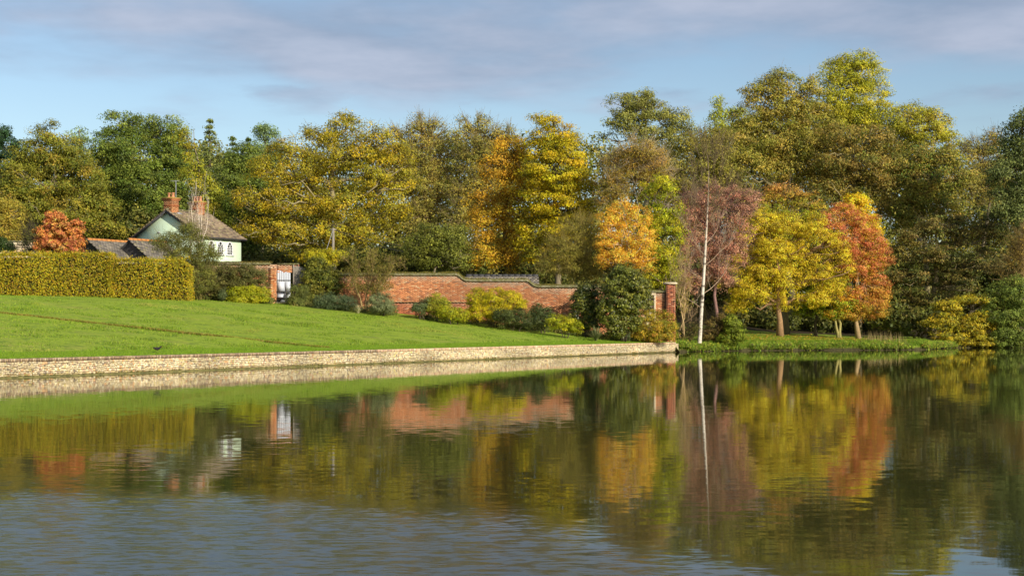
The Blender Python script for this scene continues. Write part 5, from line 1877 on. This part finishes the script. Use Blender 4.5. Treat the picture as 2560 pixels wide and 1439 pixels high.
shrub('rounded silver-green lavender ball in front of the brick wall', 96.8, [(948, 755, 22, 21), (966, 757, 20, 21), (955, 766, 30, 13)], [((126, 134, 92), 3), ((108, 120, 80), 3), ((144, 150, 108), 2)], leaf=0.17, aspect=0.22, droop=-2.5, dens=150, clump=0.26)
shrub('small blue-grey shrub left of the yellow-green mound', 97.2, [(1048, 770, 18, 12), (1062, 762, 14, 14)], G_GREY, leaf=0.13, dens=120)
shrub('yellow-green upright shrub at the foot of the wall', 97.4, [(1088, 754, 20, 17), (1104, 762, 20, 18), (1080, 772, 18, 12)], [((140, 142, 38), 3), ((120, 128, 36), 3), ((162, 156, 44), 2)], dens=120)
shrub('low rounded yellow-green mound just right of the upright yellow-green shrub', 96.4, [(1118, 778, 24, 17), (1148, 784, 22, 15)], G_BRIGHT, leaf=0.12, dens=130, openness=0.08)
shrub('tall golden-green shrub, biggest against the brick wall', 97.4, [(1195, 750, 26, 26), (1235, 745, 32, 24), (1275, 750, 28, 22), (1200, 778, 28, 22), (1240, 775, 32, 22), (1300, 762, 20, 18), (1182, 770, 14, 26)], G_YGOLD, leaf=0.14, aspect=0.4, dens=110, openness=0.14, droop=-0.5)
shrub('dark green mound in front of the tall golden-green shrub', 96, [(1262, 792, 26, 19), (1295, 792, 28, 21), (1315, 802, 18, 14)], G_DARK, leaf=0.11, dens=150, openness=0.06)
shrub('dark upright bush between the green mound and the low yellow mound', 96.6, [(1345, 782, 20, 20), (1362, 790, 20, 22), (1350, 802, 26, 16)], [((74, 88, 42), 3), ((60, 74, 36), 3), ((92, 98, 50), 2)], dens=130)
shrub('low yellow-green mound left of the spiky flax', 94.6, [(1388, 802, 18, 16), (1415, 806, 22, 17), (1438, 818, 14, 11)], G_BRIGHT, leaf=0.12, dens=130, openness=0.1)
shrub('dark glossy laurel against the brick wall', 97.8, [(1465, 725, 24, 20), (1455, 755, 28, 24), (1480, 760, 26, 28), (1450, 790, 24, 24), (1480, 800, 26, 24)], G_LAUREL[1:] + [((44, 58, 26), 3)], leaf=0.2, mat='leaf_glossy', openness=0.2, dens=70)
shrub('tall glossy green laurel in front of the orange birch', 96.4, [(1565, 685, 32, 26), (1535, 715, 32, 28), (1590, 715, 32, 30), (1555, 750, 44, 30), (1600, 750, 26, 28), (1525, 775, 28, 32), (1565, 795, 36, 30), (1540, 820, 24, 18)], G_LAUREL, leaf=0.21, mat='leaf_glossy', openness=0.22, dens=68, name='laurel_bush', droop=0.3)
shrub('large yellow-tinged shrub at the lake wall corner', 97.6, [(1590, 815, 24, 26), (1625, 800, 34, 26), (1660, 805, 24, 28), (1610, 835, 32, 16), (1650, 835, 32, 15), (1680, 825, 12, 20)],
      [((170, 152, 40), 4), ((146, 142, 38), 3), ((200, 164, 48), 2), ((110, 124, 36), 2), ((190, 130, 60), 0.7)], leaf=0.17, aspect=0.35, droop=0.3, dens=90, openness=0.2)
shrub('grey shady shrub between the flax and the corner shrub', 96.8, [(1545, 832, 18, 12), (1562, 836, 14, 10)], G_GREY, leaf=0.14, aspect=0.3, openness=0.25)
shrub('dense green bush right of the white birch on the bank', 104.6, [(1832, 808, 20, 18), (1838, 830, 22, 22), (1820, 845, 20, 14)], [((122, 138, 38), 3), ((104, 122, 36), 3), ((146, 152, 46), 2)], leaf=0.16, by=106.2, below=0.15)
shrub('brown and green thicket just right of the white birch', 105.4, [(1785, 820, 24, 22), (1800, 805, 18, 18), (1770, 838, 20, 14)], [((126, 108, 52), 3), ((108, 102, 44), 3), ((140, 116, 60), 1.5)], leaf=0.14, openness=0.3, fine=400, by=106.2)
shrub('tangle of thin brown stems left of the white birch', 103.6, [(1722, 815, 22, 24), (1712, 838, 18, 14)], [((118, 112, 52), 3), ((136, 120, 66), 2), ((96, 104, 50), 2)], leaf=0.13, openness=0.4, dens=50, fine=700, by=104.2)
print('shrubs', TRI[0], round(time.time() - T0, 1))


def border():
    rng = np.random.default_rng(640)
    n = 900
    p = rng.uniform(480, 1690, n)
    Y = rng.uniform(97.5, 100.3, n)
    C = np.stack([(p - 1280) * Y / F, Y, Y * 0], 1)
    s_, d_ = wall_sd(C[:, 0], C[:, 1])
    k = (d_ > 1.2) & ~((p > 684) & (p < 730)) & ~((p > 988) & (p < 1045))
    C = C[k]
    n = len(C)
    C[:, 2] = zland(C[:, 0], C[:, 1]) + rng.uniform(0.02, 0.35, n) * (0.3 + vnoise(C, 0.6))
    b = Bag()
    foliage(b, C, np.tile((0.2, -0.6, 0.7), (n, 1)), rng, 26, 0.3, 0.12, [((84, 92, 44), 3), ((104, 106, 52), 3), ((70, 78, 40), 2), ((120, 104, 58), 1.2)], droop=-0.6, flat=0.7)
    tag(b.build('border_plants', M['leaf'], None, loc=(-5, 99, 2)), 'low tangled border planting between the shrubs along the wall', None, None, 'stuff')


border()


# ------------------------------------------------------------------ spiky flax plants
def flax(label, x, y, Y, r, n, cols, seed):
    rng = np.random.default_rng(seed)
    c = px(x, y, Y)
    c[2] = zl1(c[0], Y) - 0.03
    root = empty('flax_plant', c, label, 'plant')
    b = Bag()
    R = r * Y / F
    for i in range(n):
        a = rng.uniform(0, 6.283)
        out = np.array([math.cos(a), math.sin(a), 0])
        side = np.array([-out[1], out[0], 0])
        ln = R * rng.uniform(0.8, 1.3)
        sp = rng.uniform(0.15, 1.0)
        w = 0.05
        V = []
        for t in np.linspace(0, 1, 5):
            p = c + out * (sp * ln * t ** 1.3) + Z3 * ln * (1.25 * t - 0.75 * sp * t * t) + out * 0.05
            V += [p - side * w * (1 - t ** 2) * 0.5, p + side * w * (1 - t ** 2) * 0.5 + 1e-4]
        b.add(V, [(2 * k, 2 * k + 1, 2 * k + 3, 2 * k + 2) for k in range(4)], col=pick(cols, 1, rng)[0] * rng.uniform(0.8, 1.2))
    b.build('blades', M['leaf'], root)


FL = [((150, 150, 96), 3), ((120, 128, 74), 3), ((186, 180, 130), 1.5), ((92, 104, 58), 2)]
flax('large arching striped flax in front of the dark laurel', 1490, 832, 94.6, 30, 150, FL, 401)
flax('small pale striped flax left of the lavender ball', 895, 772, 96.6, 20, 80, [((200, 194, 150), 3), ((150, 150, 100), 2)], 402)
flax('tiny flax tuft beside the corner shrub', 1572, 848, 97.5, 14, 40, FL, 403)


# ------------------------------------------------------------------ bare and half bare trees built branch by branch
def grow(bag, p, d, ln, r, lev, rng, bark, up=0.15, spread=0.6, tips=None, nb=(3, 5), minr=0.006):
    k = 4
    P = [p]
    dd = d.copy()
    for i in range(k):
        dd = unit(dd + rng.normal(size=3) * 0.10 + Z3 * up * 0.3)
        P.append(P[-1] + dd * ln / k)
    P = np.array(P)
    R = np.linspace(r, max(r * 0.45, minr), k + 1)
    if r > 0.03:
        bag.tube(P, R, 5, col=bark, cap=False)
    else:
        bag.twigs(P[:-1], P[1:], R[:-1], R[1:], bark)
    if lev == 0:
        if tips is not None:
            tips.append(P[-1])
        return
    for j in range(rng.integers(*nb)):
        t = rng.uniform(0.3, 1.0)
        q = P[min(int(t * k), k)]
        nd_ = unit(dd + rng.normal(size=3) * spread + Z3 * up)
        grow(bag, q, nd_, ln * rng.uniform(0.45, 0.7), max(R[min(int(t * k), k)] * 0.55, minr), lev - 1, rng, bark, up, spread, tips, nb, minr)


def white_birch():
    rng = np.random.default_rng(61)
    Y = 103.6
    pts = [(1748, 853), (1752, 800), (1756, 740), (1760, 680), (1764, 610), (1768, 540), (1771, 480), (1772, 430), (1768, 385)]
    P = np.array([px(a, b_, Y) for a, b_ in pts])
    P[0, 2] = zl1(P[0, 0], Y) - 0.1
    root = empty('birch_tree', P[0], 'slender white-stemmed birch, nearly bare, on the bank right of the pier', 'tree')
    b = Bag()
    R = np.array([0.17, 0.135, 0.12, 0.105, 0.083, 0.06, 0.04, 0.022, 0.008])
    # white bark with dark patches
    n = 120
    t = np.linspace(0, len(P) - 1, n)
    PP = np.stack([np.interp(t, np.arange(len(P)), P[:, k]) for k in range(3)], 1)
    RR = np.interp(t, np.arange(len(P)), R)
    b.tube(PP, RR, 10, col=None)
    c = np.tile(BARK_WHITE, (len(b.V[0]), 1)) * rng.uniform(0.85, 1.05, (len(b.V[0]), 1))
    ring = np.minimum(np.arange(len(c)) // 10, n - 1)
    upper = np.clip((ring / n - 0.35) / 0.4, 0, 1)[:, None]
    c = c * (1 - upper * 0.75) + lin((150, 120, 90)) * upper * 0.75
    dark = (rng.random(n) < 0.10)[ring] & (rng.random(len(c)) < 0.7)
    c[dark] = lin((96, 84, 72))
    b.C[0] = np.clip(c, 0.01, 0.85)
    b.build('trunk', M['bark'], root, smooth=True)
    b = Bag()
    tips = []
    spec = [(735, 1, 0.5, 3.8), (770, -1, 0.35, 3.0), (700, -1, 0.6, 2.6), (665, 1, 0.75, 3.2), (640, -1, 0.9, 2.8), (610, 1, 0.9, 2.4), (585, -1, 1.1, 3.2), (560, 1, 1.1, 2.6), (540, -1, 1.3, 2.8), (520, 1, 1.4, 2.8), (500, -1, 1.6, 3.0),
            (490, 1, 1.7, 3.0), (475, -1, 2.0, 2.8), (465, 1, 2.2, 2.8), (450, -1, 2.6, 2.6), (440, 1, 2.8, 2.6), (430, 0.4, 3, 2.4), (425, -0.5, 3, 2.4)]
    for (q, sx, upz, ln) in spec:
        z = zw(q, Y)
        o = np.array([np.interp(z, P[:, 2], P[:, 0]), np.interp(z, P[:, 2], P[:, 1]), z])
        r = np.interp(z, P[:, 2], R)
        d = unit(np.array([sx, rng.normal() * 0.5, upz]))
        grow(b, o, d, ln, min(0.030, r * 0.5), 3, rng, lin((176, 152, 124)) if q > 600 else lin((134, 116, 88)), 0.25, 0.4, tips, (3, 6), 0.007)
    b.build('branches', M['bark'], root)
    tips = np.array(tips)
    tips = tips[tips[:, 2] > zw(620, Y)]
    m = 1600
    Pp = tips[rng.integers(0, len(tips), m)] + rng.normal(size=(m, 3)) * 0.15
    b = Bag()
    b.leaves(Pp, unit(rng.normal(size=(m, 3))), 0.09, 0.06, pick([((140, 124, 60), 3), ((120, 112, 54), 2)], m, rng), 0.5, rng)
    b.build('crown', M['leaf'], root)


white_birch()


def bare_plant(name, label, Y, base, tops, bark, seed, leafpal=None, nleaf=0, r0=0.07, spread=0.45, up=0.3, lev=3, leaf=0.1, lens=(0.9, 1.4), by=None, nb=(3, 5), minr=0.007):
    rng = np.random.default_rng(seed)
    o = px(base[0], base[1], Y)
    o[1] = Y if by is None else by
    o[2] = zl1(o[0], o[1]) - 0.1
    root = empty(name, o, label, 'tree')
    b = Bag()
    tips = []
    for (x, y) in tops:
        e = px(x, y, Y + rng.normal() * 0.4)
        P = bend(o, e, rng, 6, 0.025)
        R = np.linspace(r0, r0 * 0.3, 7)
        b.tube(P, R, 6, col=bark, cap=False)
        ln = np.linalg.norm(e - o)
        for k in range(2, 7):
            for j in range(2):
                d = unit(unit(e - o) + rng.normal(size=3) * 0.6 + Z3 * up)
                grow(b, P[k], d, ln * 0.22 * rng.uniform(*lens), max(R[k] * 0.5, 0.01), lev - 1, rng, bark * rng.uniform(0.85, 1.1), up, spread, tips, nb, minr)
    b.build('trunk', M['bark'], root)
    if nleaf:
        tips = np.array(tips)
        Pp = tips[rng.integers(0, len(tips), nleaf)] + rng.normal(size=(nleaf, 3)) * 0.14
        b = Bag()
        L = leaf * rng.uniform(0.7, 1.3, nleaf)
        b.leaves(Pp, unit(rng.normal(size=(nleaf, 3))), L, L * 0.5, np.clip(pick(leafpal, nleaf, rng) * LEAF_K, 0, 0.8), 0.4, rng)
        b.build('crown', M['leaf'], root)


bare_plant('birch_tree', 'bare white-stemmed birch in front of the cottage roof', 104, (490, 660), [(478, 520), (492, 515), (505, 520), (470, 545), (520, 540)], lin((226, 208, 186)), 71, None, 0, 0.05, lev=2, spread=0.4, up=0.6, nb=(2, 4), minr=0.005)
bare_plant('acacia_tree', 'leaning twiggy half-bare tree before the brick wall', 98.4, (908, 772), [(965, 690), (985, 665), (930, 660), (880, 665)], lin((150, 128, 84)), 72,
           [((112, 104, 48), 3), ((130, 116, 58), 2), ((92, 92, 44), 2)], 7000, 0.075, lev=3, spread=0.75, up=0.25, leaf=0.1, nb=(4, 7))
bare_plant('sapling', 'slim pale sapling standing between pier and white birch', 103.2, (1707, 852), [(1706, 700), (1700, 690), (1712, 660)], lin((196, 168, 120)), 73, [((150, 136, 60), 3), ((170, 150, 60), 1)], 900, 0.055, lev=3, spread=0.5, up=0.5, leaf=0.1)
bare_plant('sapling', 'short bare sapling stems in the thicket beside the white birch', 104.4, (1722, 850), [(1716, 760), (1728, 765), (1735, 790)], lin((176, 146, 110)), 74, None, 0, 0.03, lev=2, spread=0.5, up=0.4)
print('bare', TRI[0], round(time.time() - T0, 1))


# ------------------------------------------------------------------ grass, bank weeds, fallen leaves
def in_view(x, y, m=40):
    p = 1280 + x / y * F
    return (p > -m) & (p < 2560 + m)


def grass_all():
    rng = np.random.default_rng(501)
    # rough lawn
    n = 420000
    s = rng.uniform(-62, 2, n)
    d = 2.55 + rng.random(n) ** 1.1 * 36
    P = wpt(s, d, 0)
    k = in_view(P[:, 0], P[:, 1]) & (P[:, 1] < 100.6)
    P = P[k]; d = d[k]
    # clumping
    c1 = vnoise(np.c_[P[:, :2], P[:, :1] * 0], 1.1)
    c2 = vnoise(np.c_[P[:, :2], P[:, :1] * 0 + 9], 0.28)
    keep = rng.random(len(P)) < (0.2 + 0.8 * c1) * 0.55
    P, d, c1, c2 = P[keep], d[keep], c1[keep], c2[keep]
    P[:, 2] = zland(P[:, 0], P[:, 1]) - 0.01
    n = len(P)
    col = pick([((142, 170, 42), 4), ((120, 154, 36), 4), ((166, 180, 58), 2), ((90, 124, 28), 2)], n, rng)
    col = col * (1.0 - 0.45 * sstep(0.52, 0.75, c1) * rng.random(n))[:, None]
    st = (sstep(0.5, 0.85, c2) * 0.8 * rng.random(n))[:, None]
    col = col * (1 - st) + lin((206, 184, 100)) * st
    H = rng.uniform(0.04, 0.085, n) * (0.35 + 1.5 * c1 ** 1.5) * (1 + 0.8 * np.exp(-((d - 2.7) / 0.3) ** 2))
    b = Bag()
    b.blades(P, H, 0.032, np.clip(col * (1 + rng.normal(size=(n, 1)) * 0.15), 0.01, 0.8), 0.5, rng)
    # tall dry fringe along the cut edge across the lawn
    m = 5200
    x = rng.uniform(-27, -9.0, m)
    y = 70.1 + np.abs(rng.normal(size=m)) * 0.14 + 0.25 * (vnoise(np.c_[x, x * 0, x * 0], 0.5) - 0.5)
    Pc = np.c_[x, y, zland(x, y) - 0.03]
    b.blades(Pc, rng.uniform(0.05, 0.13, m), 0.04, pick([((152, 136, 56), 3), ((126, 124, 46), 3), ((176, 156, 80), 2), ((104, 104, 40), 1.5)], m, rng), 0.6, rng)
    # mown strip
    m = 42000
    s = rng.uniform(-60, 0, m)
    dd = rng.uniform(0.30, 2.6, m)
    Pm = wpt(s, dd, 0)
    Pm[:, 2] = zland(Pm[:, 0], Pm[:, 1]) - 0.005
    kk = in_view(Pm[:, 0], Pm[:, 1])
    Pm = Pm[kk]
    m = len(Pm)
    b.blades(Pm, rng.uniform(0.02, 0.045, m), 0.04, pick([((126, 156, 34), 3), ((110, 144, 30), 3), ((140, 164, 42), 2)], m, rng), 0.5, rng)
    tag(b.build('grass', M['grass'], None, loc=(-15, 75, 1)), 'rough green lawn grass with a mown strip along the lake wall', None, None, 'stuff')
    # right bank grass
    n = 90000
    x = rng.uniform(12, 34, n)
    y = rng.uniform(101, 124, n)
    ds = bank_dist(x, y)
    s_, d_ = wall_sd(x, y)
    inside = np.array([1.0]) * 0
    yb = np.interp(x, BANK[:8, 0], BANK[:8, 1])
    k = (y > yb + 0.1) & (s_ > -0.3) & (y < 118.5 + (x - 12) * 0.2)
    x, y, ds = x[k], y[k], ds[k]
    n = len(x)
    P = np.c_[x, y, zland(x, y) - 0.01]
    tall = np.exp(-(ds / 1.3) ** 2)
    b = Bag()
    b.blades(P, rng.uniform(0.05, 0.10, n) * (1 + 3.0 * tall), 0.05, pick([((116, 148, 34), 4), ((96, 130, 30), 3), ((142, 150, 46), 2), ((160, 140, 60), 0.8)], n, rng), 0.5, rng)
    tag(b.build('bank_grass', M['grass'], None, loc=(22, 110, 0.5)), 'short grass on the bank under the autumn trees', None, None, 'stuff')
    # waterside weeds
    n = 3200
    t = rng.uniform(0, 6.98, n)
    i = t.astype(int)
    f = (t - i)[:, None]
    C = BANK[i] * (1 - f) + BANK[i + 1] * f
    C = C + np.c_[rng.normal(size=n) * 0.15, np.abs(rng.normal(size=n)) * 0.6 + 0.02]
    lump = vnoise(np.c_[C, C[:, :1] * 0], 0.7)
    ok = lump > 0.26
    C, lump = C[ok], lump[ok]
    n = len(C)
    C3 = np.c_[C, zland(C[:, 0], C[:, 1]) * 0.6 + rng.uniform(0.0, 0.28, n)]
    b = Bag()
    CN = np.tile((0.2, -0.8, 0.6), (n, 1))
    foliage(b, C3, CN, rng, 20, 0.24, 0.13, [((112, 134, 36), 4), ((92, 116, 34), 3), ((136, 142, 44), 2), ((150, 128, 60), 1), ((84, 74, 50), 0.8)], droop=-0.4, flat=0.8)
    # blades hanging to the water
    m = 15000
    j = rng.integers(0, n, m)
    Pb = np.c_[C[j] + rng.normal(size=(m, 2)) * 0.2, np.full(m, 0.0)]
    Pb[:, 2] = np.maximum(zland(Pb[:, 0], Pb[:, 1]) * 0.5, 0.0)
    b.blades(Pb, rng.uniform(0.15, 0.5, m), 0.035, pick([((122, 142, 40), 3), ((104, 126, 36), 3), ((156, 146, 70), 1.5)], m, rng), 0.4, rng)
    # dry stalks right of the red maple
    m = 260
    x = rng.uniform(27.5, 30.5, m); y = rng.uniform(109, 112, m)
    b.blades(np.c_[x, y, zland(x, y)], rng.uniform(0.4, 0.9, m), 0.03, pick([((170, 150, 96), 3), ((140, 120, 76), 2)], m, rng), 0.15, rng)
    tag(b.build('waterside_weeds', M['leaf'], None, loc=(22, 107, 0.2)), 'leafy weeds and reeds fringing the right bank', None, None, 'stuff')
    # fallen leaves under the autumn trees
    m = 2600
    x = rng.normal(24, 5, m); y = rng.normal(116, 4, m)
    k = (bank_dist(x, y) > 1.0) & (y > np.interp(x, BANK[:8, 0], BANK[:8, 1]) + 0.8) & (x < 33)
    x, y = x[k], y[k]
    m = len(x)
    b = Bag()
    b.leaves(np.c_[x, y, zland(x, y) + 0.05], unit(rng.normal(size=(m, 3)) * 0.35 + Z3), 0.12, 0.09, pick([((214, 176, 50), 3), ((206, 140, 60), 2), ((190, 160, 90), 2)], m, rng), 0, rng)
    tag(b.build('fallen_leaves', M['leaf'], None, loc=(24, 116, 1)), 'yellow fallen leaves scattered on the bank grass', None, None, 'stuff')


grass_all()


# ------------------------------------------------------------------ moorhen on the mown strip
def bird():
    p = px(393, 881, 60.4)
    z = zl1(p[0], p[1]) + 0.015
    root = empty('bird', (p[0], p[1], z), 'small dark waterbird walking on the mown grass above the lake wall', 'bird')
    D = np.array([1.0, 0.05, 0.0])
    dark = lin((46, 44, 46))

    def pt(a, h):
        return np.array([p[0], p[1], z]) + D * a + Z3 * h
    b = Bag()
    b.tube([pt(-0.20, 0.205), pt(-0.15, 0.19), pt(-0.08, 0.165), pt(0.0, 0.15), pt(0.07, 0.16), pt(0.105, 0.19), pt(0.13, 0.225), pt(0.155, 0.245), pt(0.18, 0.24), pt(0.195, 0.232)],
           [0.006, 0.025, 0.058, 0.07, 0.058, 0.036, 0.027, 0.032, 0.022, 0.008], 10, col=dark)
    b.build('body', M['bark'], root, smooth=True)
    b = Bag()
    b.tube([pt(0.19, 0.236), pt(0.225, 0.226)], [0.010, 0.002], 6, col=lin((200, 60, 40)))
    b.build('beak', M['bark'], root)
    for sgn in (-1, 1):
        b = Bag()
        off = np.array([0, 0.02 * sgn, 0])
        b.tube([pt(0.0, 0.10) + off, pt(0.01 + 0.03 * sgn, 0.05) + off, pt(0.05 * sgn, 0.0) + off, pt(0.05 * sgn + 0.05, 0.0) + off], [0.012, 0.008, 0.006, 0.004], 5, col=lin((120, 124, 60)))
        b.build('leg', M['bark'], root)
        b = Bag()
        q = pt(-0.03, 0.165) + np.array([0, 0.055 * sgn, 0])
        b.add([q + D * 0.09, q + Z3 * 0.035 + D * 0.02, q - D * 0.13 + Z3 * 0.03, q - Z3 * 0.03 - D * 0.02, q + np.array([0, 0.02 * sgn, 0])], None, [(0, 1, 4), (1, 2, 4), (2, 3, 4), (3, 0, 4)], col=lin((62, 56, 50)))
        b.build('wing', M['bark'], root)


bird()
for o in bpy.data.objects:
    if '_w' in o.keys():
        del o['_w']
print('done', TRI[0], round(time.time() - T0, 1))
